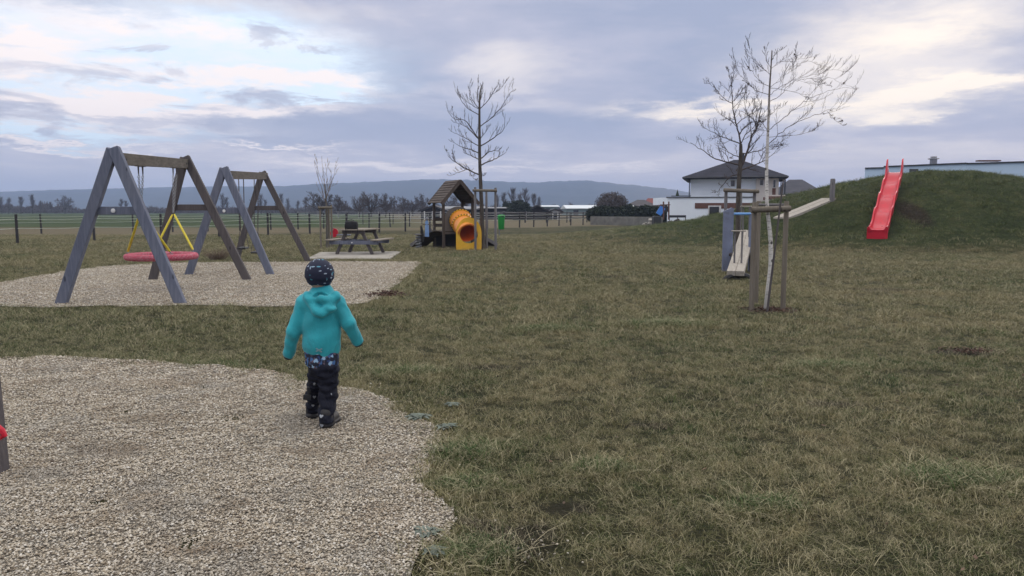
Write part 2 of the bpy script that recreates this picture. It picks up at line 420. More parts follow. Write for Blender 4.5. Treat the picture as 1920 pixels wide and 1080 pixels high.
# ------------------------------------------------------------------ gravel beds
def to_world(pts): return [(G(px, py).x, G(px, py).y) for px, py in pts]
NEAR_PX = [(-500, 676), (0, 672), (60, 670), (150, 671), (250, 678), (350, 684), (450, 692), (520, 702), (560, 716), (640, 730), (690, 737), (735, 757), (780, 785), (822, 815),
           (832, 848), (806, 880), (808, 925), (838, 950), (852, 975), (825, 1005), (795, 1035), (778, 1080), (778, 1250), (-500, 1250)]
FAR_PX = [(-500, 575), (-300, 548), (0, 533), (60, 522), (130, 510), (200, 501), (300, 496), (450, 493.5), (600, 492.5), (788, 493), (776, 508), (752, 530), (712, 560), (680, 574), (600, 577),
          (450, 577), (340, 576), (200, 578), (90, 579), (0, 578), (-500, 590)]
def wobble_poly(pts, step, amp, seed):
    out = []; n = len(pts)
    for i in range(n):
        a = np.array(pts[i]); b = np.array(pts[(i + 1) % n]); L = np.linalg.norm(b - a); k = max(1, int(L / step))
        for q in range(k):
            p = a + (b - a) * q / k
            out.append((p[0] + amp * float(nz(p[0], p[1], seed, .8, 3)), p[1] + amp * float(nz(p[0], p[1], seed + 9, .8, 3))))
    return out
near_poly = wobble_poly(to_world(NEAR_PX), .12, .07, 3)
far_poly = wobble_poly(to_world(FAR_PX), .25, .14, 4)
def inside(poly, x, y):
    x = np.asarray(x); y = np.asarray(y); c = np.zeros(x.shape, bool); n = len(poly); j = n - 1
    for i in range(n):
        xi, yi = poly[i]; xj, yj = poly[j]
        if yi != yj:
            c ^= ((yi > y) != (yj > y)) & (x < (xj - xi) * (y - yi) / (yj - yi) + xi)
        j = i
    return c
def m_gravel(pebscale):
    m = bpy.data.materials.new('gravel'); m.use_nodes = True; B = NB(m.node_tree); p = B.n['Principled BSDF']
    pos = B.new('ShaderNodeNewGeometry').outputs['Position']
    vn = B.new('ShaderNodeTexVoronoi'); B.put(vn.inputs['Vector'], pos); vn.inputs['Scale'].default_value = pebscale
    rnd = B.sep(vn.outputs['Color'])[0]
    c = B.ramp(rnd, [(0, (.16, .135, .105)), (.3, (.33, .29, .23)), (.6, (.50, .46, .38)), (1, (.66, .62, .54))])
    c = B.mix(B.mr(B.noise(pos, 1.1, 5, .6), .4, .65, 0, .45), c, (.26, .20, .14))
    c = B.mix(B.mr(vn.outputs['Distance'], .30, .58, 0, .8), c, (.07, .06, .048))  # cell rims darkened, painting the shade in the gaps between pebbles
    B.put(p.inputs['Base Color'], c); p.inputs['Roughness'].default_value = .85
    B.put(p.inputs['Normal'], B.bump(B.m('SUBTRACT', 1.0, vn.outputs['Distance']), .9, .02))
    return m
def gravel_sheet(poly, name, label, pebscale, zoff):
    bm = bmesh.new(); vs = [bm.verts.new((x, y, 0)) for x, y in poly]; f = bm.faces.new(vs)
    bmesh.ops.triangulate(bm, faces=[f])
    for v in bm.verts: v.co.z = hz_(v.co.x, v.co.y) + zoff
    me = bpy.data.meshes.new(name); bm.to_mesh(me); bm.free(); me.materials.append(m_gravel(pebscale))
    o = link(bpy.data.objects.new(name, me)); tag(o, label, None, None, 'structure')
    if me.polygons[0].normal.z < 0:
        me.flip_normals()
    return o
def gz(x, y): return .016 + .016 * nz(x, y, 41, .75, 3)
def gravel_grid(poly, name, label, pebscale, x0, x1, y0, y1, st):
    xs = np.arange(x0, x1, st); ys = np.arange(y0, y1, st); A, Bq = np.meshgrid(xs, ys); ins = inside(poly, A + st / 2, Bq + st / 2); idx = {}; vs = []; fs = []
    def vid(i, j):
        if (i, j) not in idx: idx[(i, j)] = len(vs); x, y = xs[i], ys[j]; vs.append((x, y, float(gz(x, y)) - .003))
        return idx[(i, j)]
    for j in range(len(ys) - 1):
        for i in range(len(xs) - 1):
            if ins[j, i]: fs.append((vid(i, j), vid(i + 1, j), vid(i + 1, j + 1), vid(i, j + 1)))
    o = mesh_obj(name, vs, fs, m_gravel(pebscale), None, True); tag(o, label, None, None, 'structure'); return o
gravel_grid(near_poly, 'gravel_bed', 'pale pebble gravel bed in the near left corner', 70, -8.5, 1.0, 1.5, 10, .06)
gravel_sheet(far_poly, 'gravel_bed', 'pale gravel bed under the timber swings', 45, .03)

# ------------------------------------------------------------------ scatter through geometry nodes
def scatter(name, label, pts, protos, smin, smax, tilt, seed, scl=None, squash=1.0):
    me = bpy.data.meshes.new(name); me.from_pydata([tuple(p) for p in pts], [], [])
    a = me.attributes.new('scl', 'FLOAT', 'POINT'); a.data.foreach_set('value', np.asarray(scl if scl is not None else np.ones(len(pts)), dtype=np.float32))
    o = link(bpy.data.objects.new(name, me)); tag(o, label, None, None, 'stuff')
    ng = bpy.data.node_groups.new(name, 'GeometryNodeTree')
    ng.interface.new_socket('Geometry', in_out='INPUT', socket_type='NodeSocketGeometry')
    ng.interface.new_socket('Geometry', in_out='OUTPUT', socket_type='NodeSocketGeometry')
    N = NB(ng); gi = N.new('NodeGroupInput'); go = N.new('NodeGroupOutput')
    j = N.new('GeometryNodeGeometryToInstance')
    for pr in reversed(protos):
        oi = N.new('GeometryNodeObjectInfo'); oi.inputs['Object'].default_value = pr; oi.inputs['As Instance'].default_value = False
        N.l.new(oi.outputs['Geometry'], j.inputs[0])
    # one instance list to pick from
    jj = N.new('GeometryNodeJoinGeometry')
    N.n.remove(j)
    for pr in reversed(protos):
        oi = N.new('GeometryNodeObjectInfo'); oi.inputs['Object'].default_value = pr; oi.inputs['As Instance'].default_value = False
        g2 = N.new('GeometryNodeGeometryToInstance'); N.l.new(oi.outputs['Geometry'], g2.inputs[0]); N.l.new(g2.outputs[0], jj.inputs[0])
    ip = N.new('GeometryNodeInstanceOnPoints'); N.l.new(gi.outputs[0], ip.inputs['Points']); N.l.new(jj.outputs[0], ip.inputs['Instance'])
    ip.inputs['Pick Instance'].default_value = True
    ri = N.new('FunctionNodeRandomValue', data_type='INT'); ri.inputs[4].default_value = 0; ri.inputs[5].default_value = len(protos) - 1
    ri.inputs['Seed'].default_value = seed; N.l.new(ri.outputs[2], ip.inputs['Instance Index'])
    rr = N.new('FunctionNodeRandomValue', data_type='FLOAT_VECTOR'); rr.inputs[0].default_value = (-tilt, -tilt, 0); rr.inputs[1].default_value = (tilt, tilt, 6.283)
    rr.inputs['Seed'].default_value = seed + 1; N.l.new(rr.outputs[0], ip.inputs['Rotation'])
    rs = N.new('FunctionNodeRandomValue', data_type='FLOAT'); rs.inputs[2].default_value = smin; rs.inputs[3].default_value = smax
    rs.inputs['Seed'].default_value = seed + 2
    na = N.new('GeometryNodeInputNamedAttribute', data_type='FLOAT'); na.inputs[0].default_value = 'scl'
    mu = N.new('ShaderNodeMath', operation='MULTIPLY'); N.l.new(rs.outputs[1], mu.inputs[0]); N.l.new(na.outputs[0], mu.inputs[1])
    N.l.new(mu.outputs[0], ip.inputs['Scale'])
    N.l.new(ip.outputs[0], go.inputs[0])
    md = o.modifiers.new('scatter', 'NODES'); md.node_group = ng
    return o
rng = np.random.default_rng(7)
def m_pebble():
    m = bpy.data.materials.new('pebble'); m.use_nodes = True; B = NB(m.node_tree); p = B.n['Principled BSDF']
    oi = B.new('ShaderNodeObjectInfo').outputs['Random']; pos = B.new('ShaderNodeNewGeometry').outputs['Position']
    c = B.ramp(oi, [(0, (.15, .12, .095)), (.12, (.25, .205, .15)), (.35, (.36, .305, .225)), (.6, (.46, .405, .32)), (.85, (.54, .49, .41)), (1, (.66, .62, .55))])
    f = B.noise(pos, 2.3, 7, .72)
    c = B.mix(B.mr(f, .50, .64, 0, .45), c, (.24, .18, .12))
    c = B.mix(B.mr(B.noise(B.v('ADD', pos, (9, 4, 0)), 1.5, 7, .72), .50, .64, 0, .4), c, (.22, .215, .20))
    rn = B.noise(pos, 7, 5, .75)
    for (px_r, py_r, a_, b_) in ((440, 955, .14, .10), (385, 1035, .22, .08), (210, 845, .35, .20), (560, 850, .3, .12), (270, 790, .4, .12)):
        g_ = G(px_r, py_r); d_ = B.v('LENGTH', B.v('MULTIPLY', B.v('SUBTRACT', pos, (g_.x, g_.y, 0)), (1 / a_, 1 / b_, 0)))
        c = B.mix(B.mr(B.m('ADD', d_, B.m('MULTIPLY_ADD', rn, 2.6, -1.3)), .2, 1.1, .5, 0), c, (.15, .105, .065))
    B.put(p.inputs['Base Color'], c); p.inputs['Roughness'].default_value = .7; p.inputs['Specular IOR Level'].default_value = .3
    return m
MPEB = m_pebble()
def peb_proto(i):
    bm = bmesh.new(); bmesh.ops.create_icosphere(bm, subdivisions=1, radius=1)
    rs = random.Random(i); s = (rs.uniform(.8, 1.15), rs.uniform(.6, .85), rs.uniform(.4, .62))
    for v in bm.verts:
        k = rs.uniform(.82, 1.12); v.co = Vector((v.co.x * s[0] * k, v.co.y * s[1] * k, v.co.z * s[2] * k))
    me = bpy.data.meshes.new('pebble'); bm.to_mesh(me); bm.free(); me.materials.append(MPEB)
    me.polygons.foreach_set('use_smooth', [True] * len(me.polygons))
    return bpy.data.objects.new('pebble', me)
pebs = [peb_proto(i) for i in range(5)]
def sample(poly, x0, x1, y0, y1, dens):
    n = int((x1 - x0) * (y1 - y0) * dens); x = rng.uniform(x0, x1, n); y = rng.uniform(y0, y1, n); k = inside(poly, x, y); return x[k], y[k]
def in_view(x, y, pad=140):
    return (x / y > (-960 - pad) / FOC) & (x / y < (960 + pad) / FOC)
def put(x, y, z): return np.stack([x, y, height(x, y) + z], 1)
px_, py_, sc_ = [], [], []
for (y0, y1, dens, s) in ((2.5, 4.5, 9500, .0066), (4.5, 6.5, 6800, .0074), (6.5, 9.0, 3900, .0092)):
    x, y = sample(near_poly, -7.5, 1.0, y0, y1, dens); k = in_view(x, y); px_.append(x[k]); py_.append(y[k]); sc_.append(np.full(k.sum(), s))
x, y = sample(far_poly, -12, -.5, 10.5, 22.5, 900); k = in_view(x, y); px_.append(x[k]); py_.append(y[k]); sc_.append(np.full(k.sum(), .0135))
# strays kicked out over the turf edge
bx = np.array(near_poly); nb = 9000
ii = rng.integers(0, len(bx), nb); sx = bx[ii, 0] + rng.normal(0, .13, nb); sy = bx[ii, 1] + rng.normal(0, .13, nb)
k = (~inside(near_poly, sx, sy)) & (sy > 2.4) & in_view(sx, np.maximum(sy, .1)) & (rng.random(nb) < .55)
px_.append(sx[k]); py_.append(sy[k]); sc_.append(np.full(k.sum(), .0066))
sp = G(945, 1025); n = 90
x = sp.x + rng.normal(0, .16, n); y = sp.y + rng.normal(0, .12, n); px_.append(x); py_.append(y); sc_.append(np.full(n, .007))
x = np.concatenate(px_); y = np.concatenate(py_); s = np.concatenate(sc_)
pz = np.where(inside(far_poly, x, y), .034, np.where(inside(near_poly, x, y), gz(x, y), .006)) + rng.uniform(-.002, .006, len(x))
scatter('gravel', 'loose pale pebbles covering the gravel beds', put(x, y, pz), pebs, .55, 1.35, .5, 3, s)
print('pebbles', len(x))

# ------------------------------------------------------------------ grass tufts
def m_blade():
    m = bpy.data.materials.new('grass_blade'); m.use_nodes = True; B = NB(m.node_tree); p = B.n['Principled BSDF']
    pos = B.new('ShaderNodeNewGeometry').outputs['Position']
    c = grass_colour(B, pos)[0]
    t = B.new('ShaderNodeAttribute', attribute_name='tint').outputs['Color']; r = B.sep(t)[0]
    oi = B.new('ShaderNodeObjectInfo').outputs['Random']
    z = B.sep(pos)[2]; my = B.sep(pos)[1]
    mm = B.m('MULTIPLY', B.mr(z, .35, .8), .75)
    dry = B.m('MULTIPLY', B.mr(B.m('ADD', B.m('MULTIPLY', r, .7), B.m('MULTIPLY', oi, .5)), .45, .85, 0, .85), B.m('SUBTRACT', 1.0, mm))
    c = B.mix(dry, B.v('SCALE', c, scale=1.3), (.39, .345, .22))
    c = B.mix(B.mr(r, .0, .30, .85, 0), c, (.030, .052, .014))
    B.put(p.inputs['Base Color'], c); p.inputs['Roughness'].default_value = .75; p.inputs['Specular IOR Level'].default_value = .2
    return m
MBLADE = m_blade()
def tuft(i, nbl, rad, hmin, hmax, wdt, lean):
    rs = random.Random(100 + i); vs = []; fs = []; cols = []
    for b in range(nbl):
        a = rs.uniform(0, 6.283); d = rad * math.sqrt(rs.random()); bx_, by_ = d * math.cos(a), d * math.sin(a)
        h = rs.uniform(hmin, hmax); la = rs.uniform(0, 6.283); ln = rs.uniform(.15, lean) * h
        wa = rs.uniform(0, 6.283); w = wdt * rs.uniform(.6, 1.3); ux, uy = math.cos(wa) * w, math.sin(wa) * w
        lx, ly = math.cos(la) * ln, math.sin(la) * ln; q = len(vs); hh = h * rs.uniform(.45, 1)
        vs += [(bx_ - ux, by_ - uy, -.004), (bx_ + ux, by_ + uy, -.004), (bx_ + lx * .35 + ux * .8, by_ + ly * .35 + uy * .8, hh * .6), (bx_ + lx * .35 - ux * .8, by_ + ly * .35 - uy * .8, hh * .6), (bx_ + lx, by_ + ly, hh * .95)]
        fs += [(q, q + 1, q + 2, q + 3), (q + 3, q + 2, q + 4)]
        r = rs.random(); cols += [(r, r, r, 1)] * 5
    me = bpy.data.meshes.new('tuft'); me.from_pydata(vs, [], fs)
    ca = me.attributes.new('tint', 'FLOAT_COLOR', 'POINT'); ca.data.foreach_set('color', np.array(cols, dtype=np.float32).ravel())
    me.materials.append(MBLADE); return bpy.data.objects.new('tuft', me)
tufts = [tuft(i, 34, .075, .018, .045, .0013, 1.6) for i in range(5)] + [tuft(9 + i, 20, .08, .03, .06, .0012, 3.2) for i in range(3)]
gxs, gys, gss = [], [], []
bare = [(G(950, 1030), .24), (G(1445, 582), .42), (G(1065, 955), .12), (G(1810, 662), .3)]
pad_px = [(575, 487), (730, 487), (752, 473), (600, 474.5)]
pad_poly = to_world(pad_px)
_pp = [G(1445, 411), G(1482, 412), G(1570, 374), G(1538, 374)]; _ppoly = [(v.x, v.y) for v in _pp]
def path_clear(x, y):
    t = np.clip(((x - 13.15) * 2.85 + (y - 27.7) * 4.8) / (2.85 ** 2 + 4.8 ** 2), 0, 1)
    return inside(_ppoly, x, y) | (np.hypot(x - 13.15 - 2.85 * t, y - 27.7 - 4.8 * t) < .5)
def grass_band(y0, y1, dens, s, keep=1.0):
    w = (960 + 160) / FOC; n = int((y1 - y0) * (y1 + y0) * w * dens)
    y = np.sqrt(rng.uniform(y0 ** 2, y1 ** 2, n)); x = rng.uniform(-1, 1, n) * w * y
    inn = inside(near_poly, x, y) | inside(far_poly, x, y) | inside(pad_poly, x, y)
    inn |= path_clear(x, y)
    # a few blades push through the gravel rims
    nn = nz(x, y, 21, .9, 4) * .8 + nz(x, y, 33, .32, 2) * .9
    gs = .16 if y1 < 10 else (.30 if y1 < 20 else .6)
    nn = nz(x, y, 21, .9, 4) * .35 + nz(x, y, 35 + int(y1), gs, 3) * .9
    cover = rng.random(n) < np.clip(.62 + 1.25 * nn, .03, 1)
    for c, r in bare:
        cover &= ((x - c.x) ** 2 / r ** 2 + (y - c.y) ** 2 / (r * .8) ** 2 > 1) | (rng.random(n) < .10)
    k = (~inn) & cover
    x, y = x[k], y[k]; hh = height(x, y)
    gxs.append(x); gys.append(y); gss.append(s * np.clip(1 + .30 * nz(x, y, 31, 1.2, 3) + .55 * nz(x, y * 1.0, 33, .32, 2), .35, 2.2) * np.where(hh > .4, 1.25, 1.0))
grass_band(2.4, 5, 1200, .66); grass_band(5, 9, 680, .80); grass_band(9, 15, 300, 1.15); grass_band(15, 26, 120, 1.5); grass_band(26, 46, 45, 1.9)
# denser, longer fringe at the rims of the gravel
for poly, n, s in ((near_poly, 2600, 1.25), (far_poly, 2600, 1.5)):
    b = np.array(poly); i = rng.integers(0, len(b), n); x = b[i, 0] + rng.normal(0, .09, n); y = b[i, 1] + rng.normal(0, .09, n)
    k = (y > 2.4) & (~inside(poly, x, y) | (rng.random(n) < .18)); gxs.append(x[k]); gys.append(y[k]); gss.append(np.full(k.sum(), s))
for (sx_, sy_, rx_, ry_) in GREENS:
    n = int(900 * rx_ * ry_ * 3.14) ; x = sx_ + rng.normal(0, .45, n) * rx_; y = sy_ + rng.normal(0, .45, n) * ry_; k = ~inside(near_poly, x, y); gxs.append(x[k]); gys.append(y[k]); gss.append(np.full(k.sum(), 1.45))
x = np.concatenate(gxs); y = np.concatenate(gys); s = np.concatenate(gss)
scatter('grass', 'short matted winter grass, straw and green', put(x, y, 0), tufts, .75, 1.3, .12, 11, s)
print('tufts', len(x))

# ------------------------------------------------------------------ hills beyond the fields
HP = [(-900, 375), (-400, 372), (0, 364), (100, 360), (200, 357), (340, 353), (480, 352), (560, 351), (640, 346), (700, 343), (760, 341), (830, 338), (900, 341), (960, 343.5), (1000, 344), (1060, 341.5),
      (1100, 341), (1150, 346), (1200, 352), (1250, 360), (1290, 369), (1340, 380), (1400, 391), (1500, 398), (1700, 402)]
def build_hills():
    Yc = 2600.0; us = np.linspace(-900, 1700, 500); hp = np.array(HP, float)
    rs = np.random.default_rng(5); ts = np.concatenate([np.linspace(0, 1, 26), np.linspace(1.08, 2, 8)])
    vs = []
    bumps = nz(us * 1.0, us * 0, 3, 14, 3) * .5 + nz(us, us * 0, 4, 40, 2) * .5
    for t in ts:
        for i, u in enumerate(us):
            yp = np.interp(u, hp[:, 0], hp[:, 1]); H = (HORIZ - yp) / FOC * Yc + 1.4
            y = Yc - 950 * (1 - t) if t <= 1 else Yc + 900 * (t - 1)
            x = (u - CX) / FOC * Yc
            g = math.sin(t * math.pi / 2) ** 1.5 if t <= 1 else math.cos((t - 1) * math.pi / 2)
            wood = (1.5 + 2.2 * bumps[i] + rs.uniform(-1.6, 1.6)) * min(1, H / 60) if t > .03 else 0
            fold = 9 * float(nz(x, y, 12, 420, 2)) * g * (1 - g) * 3
            vs.append((x, y, H * g + wood * g + fold - 1))
    n = len(us); fs = [(j * n + i, j * n + i + 1, (j + 1) * n + i + 1, (j + 1) * n + i) for j in range(len(ts) - 1) for i in range(n - 1)]
    m = bpy.data.materials.new('wooded_hill'); m.use_nodes = True; B = NB(m.node_tree); p = B.n['Principled BSDF']
    pos = B.new('ShaderNodeNewGeometry').outputs['Position']
    c = B.ramp(B.noise(pos, .02, 6, .65), [(.35, (.030, .036, .030)), (.65, (.055, .056, .040))])
    x = B.sep(pos)[0]
    c = B.mix(B.m('MULTIPLY', B.mr(B.m('ADD', x, B.m('MULTIPLY', B.noise(pos, .006, 4, .6), 300)), 330, 620), .8), c, (.13, .11, .07))
    B.put(p.inputs['Base Color'], c); p.inputs['Roughness'].default_value = 1; p.inputs['Specular IOR Level'].default_value = 0
    o = mesh_obj('hills', vs, fs, m, None, True); tag(o, 'long low wooded hill ridge fading blue on the horizon', None, None, 'structure')
build_hills()

# ------------------------------------------------------------------ air
def haze(density=.00042):
    b = MB(); b.box((0, 2700, 120), (10900, 7000, 520)); b_z0 = -3
    vs = [(x, y, z) for x in (-5400, 5400) for y in (-400, 3900) for z in (-3, 132)]
    o = mesh_obj('haze', vs, [(0, 1, 3, 2), (4, 6, 7, 5), (0, 4, 5, 1), (2, 3, 7, 6), (0, 2, 6, 4), (1, 5, 7, 3)], None)
    m = bpy.data.materials.new('haze'); m.use_nodes = True; nt = m.node_tree; nt.nodes.clear()
    vo = nt.nodes.new('ShaderNodeVolumePrincipled'); vo.inputs['Color'].default_value = (.50, .65, .97, 1)
    vo.inputs['Density'].default_value = density; vo.inputs['Anisotropy'].default_value = 0.0
    out = nt.nodes.new('ShaderNodeOutputMaterial'); nt.links.new(vo.outputs[0], out.inputs['Volume'])
    o.data.materials.append(m); tag(o, 'thin blue evening haze over the fields', None, None, 'stuff')
haze()
# ================================================================== PLAY EQUIPMENT
M = {}
M['leg'] = wood_mat('blue_grey_timber', (.135, .150, .205), (.225, .240, .300))
M['beam'] = wood_mat('brown_grey_timber', (.105, .092, .080), (.20, .180, .155), axis=1)
M['beamx'] = wood_mat('brown_grey_board', (.105, .092, .080), (.20, .175, .15), axis=0)
M['darkleg'] = wood_mat('dark_timber', (.085, .076, .080), (.155, .135, .130))
M['stake'] = wood_mat('round_stake', (.145, .125, .100), (.25, .22, .18), grain=20)
M['stakegrey'] = wood_mat('grey_stake', (.14, .135, .145), (.24, .225, .215), grain=20)
M['bleached'] = wood_mat('bleached_plank', (.33, .30, .26), (.48, .44, .39), axis=1, crack=.5)
M['postgrey'] = wood_mat('fence_post', (.035, .033, .038), (.085, .078, .075), knots=False)
M['steel'] = simple_mat('galvanised_steel', (.25, .26, .28), .38, .9, .1)
M['black'] = simple_mat('black_rubber', (.012, .012, .014), .6)
M['yellowrope'] = simple_mat('yellow_sleeve', (.62, .50, .035), .6, 0, .15, 30)
M['red'] = simple_mat('red_plastic', (.50, .014, .032), .32, 0, .07, 3, .04, 30, dirt=(.36, .022, .036))
M['red'].node_tree.nodes['Principled BSDF'].inputs['Specular IOR Level'].default_value = .28
M['white'] = simple_mat('white_plastic', (.75, .75, .76), .5)
M['navy'] = simple_mat('navy_cloth', (.008, .010, .022), .85, 0, .2, 30, .3, 120)

def gpt(px, py):
    g = G(px, py); return Vector((g.x, g.y, hz_(g.x, g.y)))
def unit(v): return Vector(v).normalized()

def swing_set(label, fl, fr, fa, bl, br, ba, brace_y, bbrace_y, beam_px):
    A, Bq = gpt(*fl), gpt(*fr); Cq, D = gpt(*bl), gpt(*br)
    Yf = (A.y + Bq.y) / 2; Yb = (Cq.y + D.y) / 2
    # feet of one frame stand at the same distance
    A = Vector((X(fl[0], Yf), Yf, 0)); Bq = Vector((X(fr[0], Yf), Yf, 0)); Cq = Vector((X(bl[0], Yb), Yb, 0)); D = Vector((X(br[0], Yb), Yb, 0))
    TA = P(fa[0], fa[1], Yf); TB = P(ba[0], ba[1], Yb)
    root = empty('swing_set', (A + Bq + Cq + D) / 4 * 1.0, label, 'swing set', None)
    o = root.location.copy(); o.z = 0; root.location = o
    ax = (TB - TA); ax.z = 0; ax.normalize()
    def leg(a, t, proud, m):
        d = unit(t - a); a2 = a - d * .22
        b = MB(); up = ax
        b.beam(a2 - o + ax * proud, t - o + ax * proud, .155, .125, up, .008); ob = b.build('leg', m, root)
        return ob
    LEG = M['leg']; DK = M['darkleg']
    for (a, b_, t, m1, m2) in ((A, Bq, TA, LEG, LEG), (Cq, D, TB, DK, DK)):
        leg(a, t + unit(b_ - a) * -.02 - Vector((0, 0, .02)), 0.0, m1); leg(b_, t + unit(b_ - a) * .0, -.012, m2)
    # braces
    for (a, b_, t, y, Y, m) in ((A, Bq, TA, brace_y, Yf, LEG), (Cq, D, TB, bbrace_y, Yb, DK)):
        z = P(960, y, Y).z; k = (z - 0) / (t.z - 0)
        p = a.lerp(t, k); q = b_.lerp(t, k)
        bm_ = MB(); bm_.beam(p - o + ax * .05, q - o + ax * .05, .125, .075, ax, .006); br_ = bm_.build('brace', m, root)
        if Y == Yf:
            dsc = MB(); mid = p.lerp(q, .42) - o + ax * .005
            Mx = Matrix((unit(q - p), Vector((0, 0, 1)), -ax)).transposed()
            dsc.lathe([(.001, .0), (.034, .0), (.034, .012), (.02, .018), (.001, .018)], mid, 16, Mx); dsc.build('badge', M['white'], root, True)
    # top beam, a plank on edge carried between the frames
    p = P(*beam_px[0], Yf) ; q = P(*beam_px[1], Yb)
    tm = MB(); tm.beam(p - o - ax * .02, q - o + ax * .1, .095, .185, (0, 0, 1), .006); tm.build('top_beam', M['beam'], root)
    for k in (.02, .05, .95, .98):
        c = (p.lerp(q, k) - o); side = ax.cross(Vector((0, 0, 1))).normalized()
        bt = MB(); Mx = side.to_track_quat('Z', 'Y').to_matrix()
        bt.lathe([(.001, .046), (.018, .046), (.018, .056), (.001, .058)], c, 8, Mx); bt.build('bolt', M['black'], root)
    return root, p, q
sw1, b1p, b1q = swing_set('larger weathered A-frame timber swing frame, nearest, holding the round red basket swing', (108, 573), (336, 571), (214, 277), (283, 527), (463, 527), (348, 294), 395, 389, ((222, 298), (350, 307)))
sw2, b2p, b2q = swing_set('farther A-frame timber swing frame holding two small black seats', (351, 517), (507, 517), (421, 314), (441, 491), (578, 491), (493, 322), 395.5, 390, ((427, 328), (498, 330)))

def chain(b, p, q, link_l=.045, r=.0055, w=.016):
    """simple chain of interlocked oval links"""
    p = Vector(p); q = Vector(q); d = q - p; n = max(2, int(d.length / (link_l * .78))); dn = d.normalized(); s = dn.orthogonal().normalized(); s2 = dn.cross(s)
    for i in range(n):
        c = p + d * ((i + .5) / n); u = s if i % 2 else s2; h = link_l / 2
        pts = [c - dn * h * .95, c - dn * h * .5 + u * w, c + dn * h * .5 + u * w, c + dn * h * .95, c + dn * h * .5 - u * w, c - dn * h * .5 - u * w, c - dn * h * .95]
        b.tube(pts, r, 4, False)
def beam_at(p, q, Y):
    return p.lerp(q, (Y - p.y) / (q.y - p.y))
# basket swing
def basket():
    c = P(303, 480.5, 13.87); root = empty('basket_swing', c, 'round red rope basket swing on yellow sleeved ropes under the larger swing frame', 'basket swing')
    r, tr = .562, .058; N = 64; ring = MB()
    pts = [Vector((r * math.cos(2 * math.pi * i / N), r * math.sin(2 * math.pi * i / N), 0)) for i in range(N + 1)]
    n = 12; vs = []; fs = []
    for i in range(N):
        a = 2 * math.pi * i / N
        for j in range(n):
            t = 2 * math.pi * j / n; rr = tr * (1 + .05 * math.cos(a * 34 + t * 3))
            vs.append(((r + rr * math.cos(t)) * math.cos(a), (r + rr * math.cos(t)) * math.sin(a), rr * math.sin(t)))
            fs.append((i * n + j, ((i + 1) % N) * n + j, ((i + 1) % N) * n + (j + 1) % n, i * n + (j + 1) % n))
    m = bpy.data.materials.new('red_rope_wrap'); m.use_nodes = True; B = NB(m.node_tree); p = B.n['Principled BSDF']
    co = B.new('ShaderNodeTexCoord').outputs['Object']; nn = B.noise(co, 42, 4, .7); x, y, z = B.sep(co)[:3]
    th = B.m('ARCTAN2', y, x); wv = B.m('SINE', B.m('MULTIPLY_ADD', th, 150, B.m('MULTIPLY', z, 60)))
    cc = B.mix(B.mr(nn, .45, .62, 0, .7), (.50, .07, .12), (.58, .33, .37)); cc = B.mix(B.mr(wv, -.2, -.9, 0, .55), cc, (.22, .02, .03))
    B.put(p.inputs['Base Color'], cc); p.inputs['Roughness'].default_value = .85; B.put(p.inputs['Normal'], B.bump(wv, .6, .006))
    mesh_obj('ring', vs, fs, m, root, True)
    net = MB()
    for k in range(-5, 6):
        o_ = k * .095; h = math.sqrt(max(.01, r * r - o_ * o_))
        for ax_ in (0, 1):
            L = [(Vector((o_, t * h, -.05 * (1 - t * t) - .012)) if ax_ == 0 else Vector((t * h, o_, -.05 * (1 - t * t) - .004))) for t in np.linspace(-1, 1, 9)]
            net.tube(L, .007, 5)
    net.build('net', M['black'], root, True)
    gf = P(264, 396, 13.05); gb = P(325, 399, 14.72)
    att = [((247, 476.5), 13.60, gf), ((329, 477), 13.32, gf), ((358, 467), 14.15, gb), ((285, 470), 14.42, gb)]
    for (px, Y, g) in att:
        e = P(px[0], px[1], Y); dirv = unit(e - g); rp = MB()
        # snap to the ring
        loc = e - c; a = math.atan2(loc.y, loc.x); e = c + Vector((r * math.cos(a), r * math.sin(a), .055)); dirv = unit(e - g)
        rp.tube([g - c + dirv * .04, g - c + dirv * .1, e - c - dirv * .09, e - c - dirv * .06], [.012, .021, .021, .012], 8); rp.build('rope_sleeve', M['yellowrope'], root, True)
        hk = MB(); chain(hk, e - c - dirv * .07, e - c + dirv * .0, .035, .006, .016)
        sh = MB()
        hk.build('shackle', M['steel'], root, True)
    for (g, Y) in ((gf, 12.85), (gb, 14.95)):
        t = beam_at(b1p, b1q, Y) - Vector((0, 0, .09)); side = Vector((.988, .144, 0)).cross(Vector((0, 0, 1)))
        for s in (-1, 1):
            ch = MB(); chain(ch, t - c + side * 0 + Vector((0, .075 * s, -.13)), g - c); ch.build('chain', M['steel'], root, True)
            hb = MB(); hb.tube([t - c + Vector((0, .075 * s, .005)), t - c + Vector((0, .075 * s, -.13))], [.016, .010], 8); hb.box(t - c + Vector((0, .075 * s, -.005)), (.10, .05, .012))
            hb.build('hanger', M['darkleg'], root)
basket()
